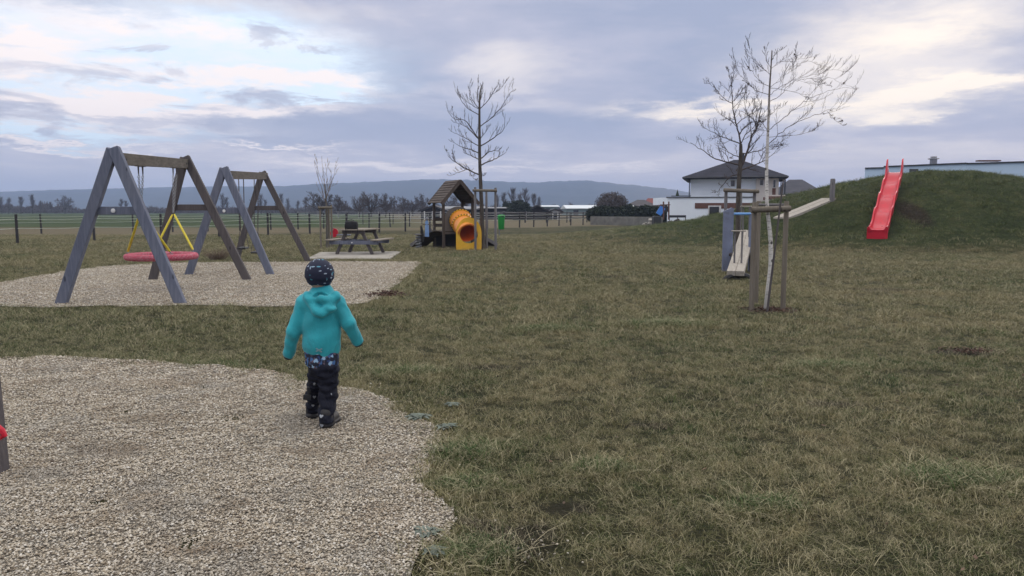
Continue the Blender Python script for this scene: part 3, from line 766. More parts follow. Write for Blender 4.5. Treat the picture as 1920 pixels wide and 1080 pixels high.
def flat_swing(Ys, ptz, Yp, label):
    ys = Ys; t0 = beam_at(b2p, b2q, ys[0]) - Vector((0, 0, .09)); t1 = beam_at(b2p, b2q, ys[1]) - Vector((0, 0, .09))
    s = P(ptz[0], ptz[1], Yp); root = empty('hanging_swing', s, label, 'swing', 'black seats hanging from the farther swing frame')
    d = unit(Vector((t1.x - t0.x, t1.y - t0.y, 0))); sd_ = d.cross(Vector((0, 0, 1))); hl = .24
    st = MB(); Mx = Matrix((d, sd_, Vector((0, 0, 1)))).transposed(); st.box((0, 0, 0), (.48, .2, .045), Mx, .015); st.build('seat', M['black'], root)
    for t, k in ((t0, -1), (t1, 1)):
        top = t - s; e = d * hl * k
        rod = MB(); mid = top.lerp(e, .35); rod.tube([top + Vector((0, 0, .01)), mid], .012, 6); rod.build('rod', M['darkleg'], root, True)
        for q in (-1, 1):
            ch = MB(); j = mid.lerp(e, .55); chain(ch, mid, j, .06, .007, .014) if q > 0 else None
            ch.tube([j, e + sd_ * .08 * q + Vector((0, 0, .02))], .008, 5); ch.build('chain', M['darkleg'], root)
flat_swing((18.3, 18.85), (456, 465), 18.75, 'black flat swing seat hanging clear between the legs of the farther swing set')
flat_swing((20.2, 20.75), (480, 473), 20.5, 'black flat swing seat partly behind the front leg of the farther swing set')

# ------------------------------------------------------------------ post at the left edge with a red grip
def edge_post():
    f = gpt(-2, 893); root = empty('play_post', f, 'dark square timber post with a red grip at the edge of the near gravel', 'post')
    t = P(-29, 640, f.y + .12) - f
    b = MB(); b.beam((-.0, 0, -.1), t, .085, .085, (0, 1, 0), .006); b.build('post', M['darkleg'], root)
    g = P(6, 805, f.y) - f; k = MB(); k.tube([g + Vector((-.05, .0, .03)), g + Vector((-.02, -.01, .015)), g + Vector((0, -.01, -.005)), g + Vector((.012, -.01, -.03)), g + Vector((-.02, 0, -.05))], [.013, .015, .017, .015, .010], 8)
    k.build('grip', M['red'], root, True)
edge_post()

# ------------------------------------------------------------------ picnic table, pad, bag
def m_concrete():
    m = bpy.data.materials.new('concrete'); m.use_nodes = True; B = NB(m.node_tree); p = B.n['Principled BSDF']
    pos = B.new('ShaderNodeNewGeometry').outputs['Position']; n = B.noise(pos, 1.4, 6, .65); n2 = B.noise(pos, 30, 4, .6)
    c = B.ramp(n, [(.35, (.24, .22, .19)), (.65, (.40, .375, .335))]); c = B.mix(B.mr(B.noise(pos, 3.1, 5, .7), .58, .7, 0, .7), c, (.12, .11, .085))
    c = B.mix(B.mr(n2, .4, .7, .25, 0), c, (.15, .14, .12)); B.put(p.inputs['Base Color'], c); p.inputs['Roughness'].default_value = .95
    B.put(p.inputs['Normal'], B.bump(n2, .4, .01)); return m
def pad():
    ps = [Vector((x, y, hz_(x, y) + .035)) for x, y in pad_poly]
    b = MB(); b.prism(ps, (0, 0, 0), (0, 0, -.15)); o = b.build('paving', m_concrete()); tag(o, 'pale concrete slab paving under the picnic table', None, None, 'structure')
pad()
def picnic():
    l, r = G(630, 480), G(702, 480); c = (l + r) / 2; c.z = .035; c.y += .9
    root = empty('picnic_table', c, 'weathered timber picnic table with attached benches on a pale concrete slab', 'picnic table', None, R(-7))
    T = M['beamx']; zt, zs = .80, .47
    def plank(name, x, y, z, w, L, m):
        b = MB(); b.box((x, y, z), (w, L, .042), None, .006); return b.build(name, m, root)
    for i in range(5): plank('tabletop', -.328 + i * .164, 0, zt, .155, 1.75, M['bleached2'])
    for s in (-1, 1):
        for i in range(2): plank('bench', s * (.68 + i * .155), 0, zs, .145, 1.75, M['bleached2'])
    for yy in (-.62, .62):
        for s in (-1, 1):
            b = MB(); b.beam((s * .60, yy, 0), (s * .25, yy, zt - .03), .10, .07, (0, 1, 0), .005); b.build('leg', M['darkleg'], root)
        b = MB(); b.beam((-.82, yy - .07, zs - .085), (.82, yy - .07, zs - .085), .055, .12, (0, 0, 1), .005); b.build('bench_bearer', M['leg'], root)
        b = MB(); b.beam((-.38, yy - .07, zt - .075), (.38, yy - .07, zt - .075), .055, .10, (0, 0, 1), .005); b.build('top_bearer', M['darkleg'], root)
    b = MB(); b.lathe([(.001, 0), (.022, 0), (.022, .012), (.001, .014)], (-.05, -.72, zs - .085), 12, Matrix(((1, 0, 0), (0, 0, -1), (0, 1, 0)))); b.build('badge', M['white'], root)
    return root, c
M['bleached2'] = wood_mat('bleached_board', (.23, .20, .165), (.35, .31, .26), axis=1)
pic, pic_c = picnic()
def bag():
    p = P(658, 431.5, pic_c.y - .7); top = pic_c.z + .80 + .021; c = Vector((p.x, pic_c.y - .62, top))
    root = empty('bag', c, 'black soft shoulder bag standing on the end of the picnic table', 'bag', None, R(-7))
    m = simple_mat('black_fabric', (.010, .010, .012), .85, 0, .2, 20, .3, 60)
    bm = bmesh.new(); bmesh.ops.create_cube(bm, size=1); bmesh.ops.subdivide_edges(bm, edges=bm.edges[:], cuts=4, use_grid_fill=True)
    for v in bm.verts:
        q = v.co.copy(); n = q.normalized() * .62; q = q.lerp(n, .45)
        sag = 1 + .10 * (0.5 - q.z); v.co = Vector((q.x * .38 * sag, q.y * .22 * sag, (q.z + .5) * .265)) + Vector((0, 0, .002 + .008 * math.sin(q.x * 14)))
        v.co.z = max(0.001, v.co.z - .012)
    me = bpy.data.meshes.new('bag_body'); bm.to_mesh(me); bm.free(); me.materials.append(m); me.polygons.foreach_set('use_smooth', [True] * len(me.polygons)); link(bpy.data.objects.new('bag_body', me), root)
    b = MB(); b.tube([(-.10, 0, .22), (-.08, 0, .288), (0, 0, .304), (.08, 0, .288), (.10, 0, .22)], .009, 6); b.build('handle', m, root, True)
    b = MB(); b.tube([(.16, -.02, .16), (.22, -.10, .10), (.27, -.18, .03), (.30, -.262, .0), (.30, -.285, -.12), (.22, -.30, -.28), (.02, -.30, -.33), (-.07, -.29, -.26), (-.09, -.285, -.05), (-.10, -.262, .004), (-.12, -.08, .03)], .010, 6); b.build('strap', m, root, True)
bag()

# ------------------------------------------------------------------ playhouse with orange tube slide
def m_plastic(name, c, r=.35): return simple_mat(name, c, r, 0, .06, 4, 0, 30, dirt=tuple(x * .8 for x in c))
def playhouse():
    yaw = R(24); o = Vector((-2.60, 29.3, 0)); root = empty('playhouse', o, 'small timber playhouse with pitched plank roof, ramps and an orange tube slide', 'playhouse', None, yaw)
    W_, D_ = 1.18, 1.12; zd, ze, zr = .66, 1.74, 2.60
    PW = wood_mat('playhouse_post', (.085, .068, .058), (.155, .13, .11)); RW = wood_mat('roof_board', (.075, .058, .050), (.17, .145, .13), axis=1)
    for (x, y) in ((0, 0), (W_, 0), (0, D_), (W_, D_)):
        b = MB(); b.box((x, y, 1.0 - .1), (.095, .095, 1.98), None, .008); b.build('post', PW, root)
    b = MB(); b.box((W_ / 2, D_ / 2, zd), (W_ + .08, D_ + .08, .05), None, .004); b.build('deck', PW, root)
    for s in (0, 1):       # lapped roof boards
        ex = -.16 if s == 0 else W_ + .16; n = 9
        rf = MB()
        for i in range(n):
            k0, k1 = i / n, (i + 1.18) / n
            def at(k): return Vector((ex + (W_ / 2 - ex) * k, 0, ze - .02 + (zr - ze + .02) * min(k, 1.03)))
            a, c_ = at(k0), at(min(k1, 1.0)); lift = Vector((0, 0, .028)); nrm = Vector((-(c_ - a).z, 0, (c_ - a).x)).normalized() * (1 if s == 0 else -1)
            pts = [a + nrm * .03, c_ + nrm * .004, c_ + nrm * .026, a + nrm * .055]
            rf.prism([Vector((q.x, -.30, q.z)) for q in pts], (0, -.30, 0), (0, D_ + .22, 0))
        rf.build('roof', RW, root)
    for yy in (-.28, D_ + .20):       # barge boards
        for s in (0, 1):
            ex = -.17 if s == 0 else W_ + .17; b = MB(); b.beam((ex, yy, ze - .045), (W_ / 2, yy, zr - .035), .03, .13, (0, 0, 1), .003); b.build('barge_board', PW, root)
    # arched front panel with the tube through it
    n = 18; poly = [(.05, zd + .03)] ; cxp, R_ = W_ / 2, W_ / 2 - .05
    poly = [Vector((cxp - R_, -.02, zd - .1))] + [Vector((cxp - R_ * math.cos(math.pi * i / n), -.02, 1.12 + R_ * .9 * math.sin(math.pi * i / n))) for i in range(n + 1)] + [Vector((cxp + R_, -.02, zd - .1))]
    b = MB(); b.prism(poly, (0, 0, 0), (0, .035, 0)); b.build('front_panel', simple_mat('grey_brown_board', (.16, .14, .125), .8, 0, .2, 4), root)
    for nm, c_, sz in (('back_rail', (W_ / 2, D_, zd + .45), (W_ - .1, .04, .12)), ('back_rail', (W_ / 2, D_, zd + .22), (W_ - .1, .04, .12))):
        b = MB(); b.box(c_, sz, None, .004); b.build(nm, PW, root)
    sk = MB(); sk.box((W_ / 2, D_ - .06, .33), (W_ - .1, .03, .60)); sk.build('underdeck_shade_board', M['black'], root)  # black board added to stand in for the shade under the deck
    # tube
    OR = m_plastic('orange_plastic', (.78, .29, .060)); YE = m_plastic('yellow_plastic', (.74, .42, .03)); OI = m_plastic('red_orange_plastic', (.72, .13, .025))
    inv = Matrix.Rotation(-yaw, 3, 'Z')
    def L(px, py, Y): return inv @ (P(px, py, Y) - o)
    p0 = L(863, 411, 29.45); p1 = L(868, 421, 29.0); p2 = L(877, 437, 28.45)
    tube_out = MB(); pts = [p0, p0.lerp(p1, .5), p1, p1.lerp(p2, .5), p2]
    def wall(b, pts, r0, th=.02, n=36):
        b.tube(pts, r0, n, False)
    t1 = MB(); t1.tube([p0, p0.lerp(p1, 1.0)], .40, 40, False); t1.tube([p0.lerp(p1, .02), p1], .385, 40, False); t1.build('tube_section', OR, root, True)
    t2 = MB(); t2.tube([p1, p2 + (p2 - p1).normalized() * -.02], .375, 40, False); t2.tube([p1, p2], .36, 40, False); t2.build('tube_section', OR, root, True)
    ti = MB(); ti.tube([p0, p1, p2 + (p2 - p1).normalized() * .015], .345, 40, False); ti.build('tube_lining', OI, root, True)
    def flange(c_, d, r, nb):
        f = MB(); Mx = d.to_track_quat('Z', 'Y').to_matrix(); f.lathe([(.37, -.03), (r, -.03), (r, .03), (.37, .03)], c_, 40, Mx); f.f = f.f[:-2]; fo = f.build('flange', YE, root, True)
        for i in range(nb):
            a = 2 * math.pi * i / nb; q = c_ + Mx @ Vector((math.cos(a) * r, math.sin(a) * r, 0)); s = MB(); s.lathe([(.001, -.024), (.022, -.024), (.022, .024), (.001, .024)], q, 8, (Mx @ Vector((math.cos(a), math.sin(a), 0))).to_track_quat('Z', 'Y').to_matrix()); s.build('flange_bolt', M['black'], fo)
    flange(p0.lerp(p1, .15), unit(p1 - p0), .435, 24); flange(p1, unit(p2 - p0), .41, 24)
    # exit plate: arch with flat foot and round hole
    d = inv @ Vector((.10, -1, 0)); d.normalize(); rt = Vector((0, 0, 1)).cross(d) * -1; rt.normalize(); up = Vector((0, 0, 1))
    cc = p2.copy(); cc = inv @ (P(879, 438, 28.4) - o); hw = .47; foot = -(cc.z) - .02; nn = 40; ring_o = []; ring_i = []
    for i in range(nn):
        a = 2 * math.pi * i / nn; ca, sa = math.cos(a), math.sin(a)
        if sa >= 0: q = (hw * ca, (.60) * sa)
        else:
            k = min(hw / max(abs(ca), 1e-6), foot / min(sa, -1e-6)); q = (ca * k, sa * k)
        ring_o.append(q); ring_i.append((.33 * ca, .33 * sa - .03))
    vs = []; 
    for off in (0, .05):
        for q in ring_o: vs.append(cc + rt * q[0] + up * q[1] - d * off)
        for q in ring_i: vs.append(cc + rt * q[0] + up * q[1] - d * off)
    fs = []
    for i in range(nn):
        j = (i + 1) % nn
        fs += [(i, j, nn + j, nn + i), (2 * nn + i, 3 * nn + i, 3 * nn + j, 2 * nn + j), (i, 2 * nn + i, 2 * nn + j, j), (nn + i, nn + j, 3 * nn + j, 3 * nn + i)]
    mesh_obj('exit_plate', vs, fs, YE, root)
    # ramps
    def ramp(a, b_, w, nm, m):
        a, b_ = inv @ (a - o), inv @ (b_ - o); dd = unit(b_ - a); sdv = dd.cross(Vector((0, 0, 1))).normalized()
        q = MB(); q.beam(a, b_, w, .035, (0, 0, 1), .003); rp = q.build(nm, m, root)
        for s in (-1, 1):
            e = MB(); e.beam(a + sdv * s * (w / 2 + .02) + Vector((0, 0, .05)), b_ + sdv * s * (w / 2 + .02) + Vector((0, 0, .05)), .04, .13, (0, 0, 1), .003); e.build('ramp_rail', M['stakegrey'], rp)
        for i in range(6):
            e = MB(); c_ = a.lerp(b_, (i + .6) / 6.6) + Vector((0, 0, .032)); e.beam(c_ - sdv * w * .42, c_ + sdv * w * .42, .035, .03, (0, 0, 1), .003); e.build('cleat', PW, rp)
    fl = Vector((-2.60, 29.3, 0)); dv = Vector((math.cos(yaw + math.pi / 2), math.sin(yaw + math.pi / 2), 0)); rv = Vector((math.cos(yaw), math.sin(yaw), 0))
    ramp(fl + dv * .55 + Vector((0, 0, zd + .01)), Vector((-3.75, 30.7, .03)), .7, 'ramp', M['beamx'])
    ramp(fl + rv * W_ + dv * .75 + Vector((0, 0, zd + .01)), Vector((X(924, 31.2), 31.2, .03)), .6, 'ramp', M['darkleg'])
    return root
playhouse()

# ------------------------------------------------------------------ spring riders and bin
def coil(b, c, r, h, turns, rt_):
    pts = [Vector(c) + Vector((r * math.cos(2 * math.pi * turns * t), r * math.sin(2 * math.pi * turns * t), h * t)) for t in np.linspace(0, 1, int(turns * 14))]
    b.tube(pts, rt_, 6)
def spring_rider():
    c = gpt(785, 466); root = empty('spring_rider', c, 'spring rider with pale coil, black post, blue panel and curved handles beside the playhouse', 'spring rider')
    b = MB(); coil(b, (0, 0, .02), .105, .50, 5.5, .022); b.build('spring', M['steel'], root, True)
    b = MB(); b.box((0, 0, .012), (.34, .34, .02), None, .004); b.build('base_plate', M['steel'], root)
    b = MB(); b.box((0, .0, .54), (.26, .5, .03), None, .008); b.build('seat', M['stakegrey'], root)
    b = MB(); b.prism([(.10, -.10, .28), (.22, -.10, .26), (.20, -.10, .62), (.15, -.10, .86), (.09, -.10, .84), (.08, -.10, .5)], (0, 0, 0), (0, .06, 0)); b.build('backrest', M['black'], root)
    BL = simple_mat('blue_board', (.20, .34, .62), .5); b = MB(); b.prism([(.24, .02, .45), (.40, .02, .45), (.385, .02, .95), (.36, .02, 1.06), (.30, .02, 1.10), (.255, .02, 1.0)], (0, 0, 0), (0, .05, 0)); b.build('body_panel', BL, root)
    for s in (-1, 1):
        b = MB(); q = .32; b.tube([(q, .04, .90), (q + s * .12, .03, .93), (q + s * .22, .0, .88), (q + s * .27, -.02, .80)], [.022, .022, .02, .018], 6); b.build('handle', M['stake'], root, True)
    b = MB(); b.lathe([(.001, 0), (.05, .01), (.07, .06), (.05, .12), (.001, .13)], (.325, .045, 1.06), 10); b.build('head_knob', M['steel'], root, True)
spring_rider()
def red_rider():
    c = gpt(627, 456); root = empty('spring_rider', c, 'red oval spring rider with a grey seat board behind the picnic table', 'spring rider')
    b = MB(); coil(b, (.3, 0, .0), .09, .30, 4, .02); b.build('spring', M['steel'], root, True)
    n = 22; b = MB(); b.prism([Vector((.17 * math.cos(2 * math.pi * i / n) * (1 + .12 * math.sin(4 * math.pi * i / n)), 0, .46 + .20 * math.sin(2 * math.pi * i / n))) for i in range(n)], (0, 0, 0), (0, .05, 0)); b.build('side_panel', M['red'], root)
    b = MB(); b.box((.42, .03, .37), (.62, .24, .05), None, .01); b.build('seat', M['leg'], root)
    b = MB(); b.tube([(-.04, -.1, .6), (-.04, .16, .6)], .018, 6); b.build('handle', M['steel'], root, True)
red_rider()
def bin_():
    c = gpt(936, 443); root = empty('litter_bin', c, 'green plastic litter bin on a thin post near the playhouse', 'litter bin')
    g = m_plastic('green_plastic', (.018, .26, .045), .4); s = c.y / FOC
    b = MB(); b.tube([(0, 0, -.1), (0, 0, 1.15)], .028, 8); b.build('post', M['steel'], root, True)
    zb = P(0, 430, c.y).z - c.z; zt = P(0, 408, c.y).z - c.z; cx = 4 * s
    b = MB(); b.lathe([(.001, zb), (.15, zb), (.165, zb + .02), (.20, zt - .03), (.20, zt), (.001, zt)], (cx, -.20, 0), 20); b.build('container', g, root, True)
    b = MB(); b.lathe([(.215, zt), (.222, zt + .02), (.21, zt + .12), (.15, zt + .16), (.001, zt + .17)], (cx, -.20, 0), 20); lid = b.build('lid', g, root, True)
    b = MB(); b.box((cx + .05, -.385, zt + .085), (.2, .06, .075), None, .01); b.build('opening', M['black'], lid)
bin_()

# ------------------------------------------------------------------ seesaw
def seesaw():
    Yc = 18.2; cx = X(1389, Yc); root = empty('seesaw', (cx, Yc, 0), 'long plank seesaw with T handles between two blue-grey upright boards', 'seesaw'); o = root.location.copy()
    BG = simple_mat('blue_grey_board', (.16, .185, .27), .7, 0, .15, 3, .2, 30, dirt=(.10, .11, .15))
    for (p0, p1, tp) in ((1356, 1374, 391), (1405, 1421, 397)):
        x0, x1 = X(p0, Yc) - o.x, X(p1, Yc) - o.x; z1 = P(0, tp, Yc).z
        b = MB(); b.prism([(x0, 0, -.1), (x1, 0, -.1), (x1, 0, z1 - .0), (x0 + (x1 - x0) * .8, 0, z1 + .02), (x0, 0, z1 - .06)], (0, 0, 0), (0, .09, 0)); b.build('upright', BG, root)
    b = MB(); zb = P(0, 401, Yc).z; b.tube([(X(1373, Yc) - o.x, .04, zb), (X(1406, Yc) - o.x, .04, zb)], .03, 8); b.build('crossbar', simple_mat('blue_paint', (.12, .30, .62), .4), root, True)
    a = P(1379, 508, 16.0) - o; c_ = P(1402, 431, 20.3) - o; d = unit(c_ - a); sdv = d.cross(Vector((0, 0, 1))).normalized(); up = sdv.cross(d)
    for s in (-1, 1):
        q = MB(); q.beam(a + sdv * s * .0885 - up * .055, c_ + sdv * s * .0885 - up * .055, .172, .11, up, .006); q.build('plank', M['bleached'], root)
    for (k, top, px0, px1) in ((.16, 433, 1374.5, 1387), (.80, 387, 1391, 1402.5)):
        base = a.lerp(c_, k); Y = base.y + o.y; zt = P(0, top, Y).z; pw = .075
        for s in (-1, 1):
            q = MB(); q.tube([base + sdv * s * pw + Vector((0, 0, -.01)), Vector((base.x + sdv.x * s * pw, base.y + sdv.y * s * pw, zt - .01))], .021, 8); q.build('handle_post', M['stakegrey'], root, True)
        q = MB(); q.box((base.x, base.y, zt), (.30, .09, .03), None, .006); q.build('handle', M['bleached'], root)
    for e, zt in ((a + d * .22, .10), ):       # half tyre the low end lands on
        q = MB(); n = 22
        for i in range(n + 1): pass
        pts = [Vector((e.x + .02 - .31 * math.cos(math.pi * i / n), e.y - .12, (.34) * .50 * math.sin(math.pi * i / n) - .06)) for i in range(n + 1)]
        q.tube(pts, .06, 8); q.prism([p_ + Vector((0, .03, 0)) for p_ in pts], (0, 0, 0), (0, .12, 0)); q.build('half_tyre', M['black'], root, True)  # black plate added in the arch, standing in for the dark below the plank
    e = c_ - d * .3; q = MB(); q.tube([Vector((e.x - .30 * math.cos(math.pi * i / 22), e.y, .22 * math.sin(math.pi * i / 22) - .04)) for i in range(23)], .05, 8); q.build('half_tyre', M['black'], root, True)
    mid = a.lerp(c_, .5); q = MB(); q.tube([mid - sdv * .30 - Vector((0, 0, .16)), mid + sdv * .30 - Vector((0, 0, .16))], .06, 10); q.build('pivot', M['darkleg'], root, True)
    for s in (-1, 1):
        q = MB(); q.box(mid + sdv * s * .22 - Vector((0, 0, .36)), (.10, .12, .46), None, .006); q.build('pivot_leg', M['darkleg'], root)
seesaw()

# ------------------------------------------------------------------ red wave slide down the mound
def slide():
    a = P(1645, 431, 27.7); t = P(1677.5, 323, 32.5); o = Vector((a.x, a.y, hz_(a.x, a.y))); root = empty('slide', o, 'red plastic wave slide running down the grassy mound', 'slide')
    d = Vector((t.x - a.x, t.y - a.y, 0)); Lh = d.length; d.normalize(); sd_ = Vector((d.y, -d.x, 0)); H = t.z - a.z
    n = 70; cen = []; wl = []
    for i in range(n + 1):
        s = i / n; flat = .085
        if s < flat: z = a.z + .02 * s / flat
        else:
            k = (s - flat) / (1 - flat); e = k * k * (3 - 2 * k) if False else k
            ez = min(1, k / .12); z = a.z + .02 + (H - .02) * (k - .018 * (1 - ez)) + .050 * math.sin(k * math.pi * 2 * 4 + 2.6) * ez * (1 - max(0, (k - .9) / .1))
        cen.append(Vector((a.x, a.y, 0)) + d * (Lh * s) + Vector((0, 0, z))); 
        w = .17 + .03 * math.sin(s * 25 + .5)
        if s < .1: w = .15 - .4 * (.1 - s)
        if s > .91: w = .17 + .38 * math.sin(min(1, (s - .91) / .075) * math.pi / 2)
        wl.append(w)
    cen.append(cen[-1] + d * .10); wl.append(.40)
    wi, wo_ = .25, .32; vs = []; fs = []
    for i, c in enumerate(cen):
        z = Vector((0, 0, 1)); w = wl[i]
        prof = [(-wo_ + .015, -.12), (-wo_, w * .6), (-wo_ + .008, w), (-wo_ + .035, w + .012), (-wi - .012, w), (-wi, w * .5), (-wi + .03, .02), (-wi + .09, 0), (0, -.008),
                (wi - .09, 0), (wi - .03, .02), (wi, w * .5), (wi + .012, w), (wo_ - .035, w + .012), (wo_ - .008, w), (wo_, w * .6), (wo_ - .015, -.12), (wi - .02, -.10), (0, -.05), (-wi + .02, -.10)]
        vs += [c + sd_ * x + z * y - o for x, y in prof]
    k = 20
    for i in range(len(cen) - 1):
        for j in range(k): fs.append((i * k + j, i * k + (j + 1) % k, (i + 1) * k + (j + 1) % k, (i + 1) * k + j))
    fs.append(tuple(range(k))); fs.append(tuple(reversed(range(len(vs) - k, len(vs)))))
    ob = mesh_obj('chute', vs, fs, M['red'], root, True); ob.data.set_sharp_from_angle(angle=R(50))
    bm = bmesh.new(); bm.from_mesh(ob.data); bmesh.ops.recalc_face_normals(bm, faces=bm.faces); bm.to_mesh(ob.data); bm.free()
    b = MB(); rv = sd_; c = cen[0] - o; ztop = c.z + .03; zbot = hz_(a.x, a.y) - o.z - .05
    b.prism([c - rv * .34 + Vector((0, 0, zbot - c.z)), c + rv * .34 + Vector((0, 0, zbot - c.z)), c + rv * .34 + Vector((0, 0, .10)), c + rv * .275 + Vector((0, 0, -.03)), c - rv * .275 + Vector((0, 0, -.03)), c - rv * .34 + Vector((0, 0, .10))], (0, 0, 0), d * .05)
    b.build('foot_panel', M['red'], root)
    for s in (-1, 1):
        q = MB(); c = cen[-3] - o + rv * s * .2; q.box(c + Vector((0, 0, -.45)), (.07, .07, .7), None, .004); q.build('support_post', M['steel'], root)
slide()

# ------------------------------------------------------------------ plank path up the mound and its posts
def plank_path():
    c4 = [(1450, 410.5), (1477, 411.5), (1567, 374.5), (1541, 374.5)]
    pts = [gpt(*c) for c in c4]; o = pts[0].copy()
    root = empty('plank_path', o, 'two pale timber planks laid side by side up the slope of the mound', 'plank path')
    A, Bq, Cq, D = pts
    for k in (0, 1):
        p0 = A.lerp(Bq, k * .52); p1 = A.lerp(Bq, .48 + k * .52); q0 = D.lerp(Cq, k * .52); q1 = D.lerp(Cq, .48 + k * .52)
        n = 12; vs = []
        for i in range(n + 1):
            t = i / n
            for a, b_ in ((p0, q0), (p1, q1)):
                v = a.lerp(b_, t)
                for dz_ in (.07, -.10): vs.append(Vector((v.x, v.y, (hz_(v.x, v.y) * .35 + v.z * .65) + dz_)) - o)
        fs = []
        for i in range(n):
            b0 = i * 4
            fs += [(b0, b0 + 4, b0 + 6, b0 + 2), (b0 + 1, b0 + 3, b0 + 7, b0 + 5), (b0, b0 + 1, b0 + 5, b0 + 4), (b0 + 2, b0 + 6, b0 + 7, b0 + 3)]
        fs += [(0, 2, 3, 1), (n * 4, n * 4 + 1, n * 4 + 3, n * 4 + 2)]
        mesh_obj('plank', vs, fs, M['bleached'], root)
plank_path()
def mound_post():
    f = gpt(1560, 377); H = P(1560, 335, f.y).z - f.z; b = MB(); r = 4.6 / FOC * f.y
    b.tube([(0, 0, -.4), (0, 0, H - .05), (0, 0, H)], [r, r, r * .75], 12); o = b.build('wooden_post', M['stakegrey'], None, True); o.location = f
    tag(o, 'stout grey round post at the top of the plank path on the mound', 'post')
mound_post()
# ================================================================== CHILD
def surface_net(sdf, lo, hi, h):
    lo = np.array(lo); n = np.ceil((np.array(hi) - lo) / h).astype(int) + 1
    ax = [lo[i] + h * np.arange(n[i]) for i in range(3)]
    Xg, Yg, Zg = np.meshgrid(*ax, indexing='ij'); F = sdf(Xg, Yg, Zg)
    c = [F[i:n[0] - 1 + i, j:n[1] - 1 + j, k:n[2] - 1 + k] for i in (0, 1) for j in (0, 1) for k in (0, 1)]
    s = sum((q < 0).astype(int) for q in c); act = (s > 0) & (s < 8)
    idx = -np.ones(act.shape, int); cells = np.argwhere(act); idx[act] = np.arange(len(cells))
    acc = np.zeros((len(cells), 3)); cnt = np.zeros(len(cells))
    corners = [(i, j, k) for i in (0, 1) for j in (0, 1) for k in (0, 1)]
    vals = np.stack([q[act] for q in c], 1)
    for a in range(8):
        for b in range(a + 1, 8):
            if sum(abs(np.array(corners[a]) - np.array(corners[b]))) != 1: continue
            va, vb = vals[:, a], vals[:, b]; m = (va < 0) != (vb < 0)
            t = np.where(m, va / np.where(m, va - vb, 1), 0)[:, None]
            acc += np.where(m[:, None], np.array(corners[a]) * (1 - t) + np.array(corners[b]) * t, 0); cnt += m
    V = lo + (cells + acc / cnt[:, None]) * h
    faces = []
    for d in range(3):
        e = [0, 0, 0]; e[d] = 1
        sl0 = [slice(1, n[q] - 1) if q != d else slice(0, n[q] - 1) for q in range(3)]
        A = F[tuple(sl0)]; sl1 = [slice(1, n[q] - 1) if q != d else slice(1, n[q]) for q in range(3)]
        Bv = F[tuple(sl1)]; m = (A < 0) != (Bv < 0); P_ = np.argwhere(m)
        neg = (A < 0)[m]
        off = np.array([1, 1, 1]); off[d] = 0; P_ = P_ + off
        u, v = [(1, 2), (2, 0), (0, 1)][d]
        def sh(a, b_):
            q = P_.copy(); q[:, u] -= a; q[:, v] -= b_; return idx[q[:, 0], q[:, 1], q[:, 2]]
        quad = np.stack([sh(1, 1), sh(0, 1), sh(0, 0), sh(1, 0)], 1)
        quad = np.where(neg[:, None], quad, quad[:, ::-1]); faces.append(quad)
    return V, np.concatenate(faces)
def cone(a, b, ra, rb):
    a = np.array(a, float); b = np.array(b, float)
    def f(x, y, z):
        ab = b - a; t = ((x - a[0]) * ab[0] + (y - a[1]) * ab[1] + (z - a[2]) * ab[2]) / (ab @ ab); t = np.clip(t, 0, 1)
        return np.sqrt((x - a[0] - t * ab[0]) ** 2 + (y - a[1] - t * ab[1]) ** 2 + (z - a[2] - t * ab[2]) ** 2) - (ra + (rb - ra) * t)
    return f
def ell(c, r, rot=0.0, tilt=0.0):
    c = np.array(c, float); ct, st_ = math.cos(tilt), math.sin(tilt); cr, sr = math.cos(rot), math.sin(rot)
    def f(x, y, z):
        X_, Y_, Z_ = x - c[0], y - c[1], z - c[2]
        X_, Y_ = X_ * cr + Y_ * sr, -X_ * sr + Y_ * cr
        Y_, Z_ = Y_ * ct + Z_ * st_, -Y_ * st_ + Z_ * ct
        k = np.sqrt((X_ / r[0]) ** 2 + (Y_ / r[1]) ** 2 + (Z_ / r[2]) ** 2)
        return (k - 1) * min(r)
    return f
def smin(a, b, k):
    h = np.clip(.5 + .5 * (b - a) / k, 0, 1); return b * (1 - h) + a * h - k * h * (1 - h)
def union(fs, k):
    def f(x, y, z):
        d = fs[0](x, y, z)
        for g in fs[1:]: d = smin(d, g(x, y, z), k)
        return d
    return f
def net_obj(name, f, lo, hi, h, m, parent, smooth_it=1):
    V, F_ = surface_net(f, lo, hi, h)
    me = bpy.data.meshes.new(name); me.from_pydata(V.tolist(), [], F_.tolist()); me.materials.append(m); me.update()
    bm = bmesh.new(); bm.from_mesh(me)
    for _ in range(smooth_it): bmesh.ops.smooth_vert(bm, verts=bm.verts, factor=.5, use_axis_x=True, use_axis_y=True, use_axis_z=True)
    bmesh.ops.recalc_face_normals(bm, faces=bm.faces); bm.to_mesh(me); bm.free()
    me.polygons.foreach_set('use_smooth', [True] * len(me.polygons))
    return link(bpy.data.objects.new(name, me), parent)
def cloth_mat(name, color, fold=10, fs=.5, rough=.75, weave=500):
    m = simple_mat(name, color, rough, 0, .10, 6, 0); B = NB(m.node_tree); p = B.n['Principled BSDF']
    co = B.new('ShaderNodeTexCoord').outputs['Object']
    f = B.noise(B.v('MULTIPLY', co, (1, 1, .7)), fold, 3, .5, 1.2); w = B.noise(co, weave, 2, .5)
    B.put(p.inputs['Normal'], B.bump(w, .05, .0005, B.bump(f, fs, .02)))
    p.inputs['Sheen Weight'].default_value = .15
    return m
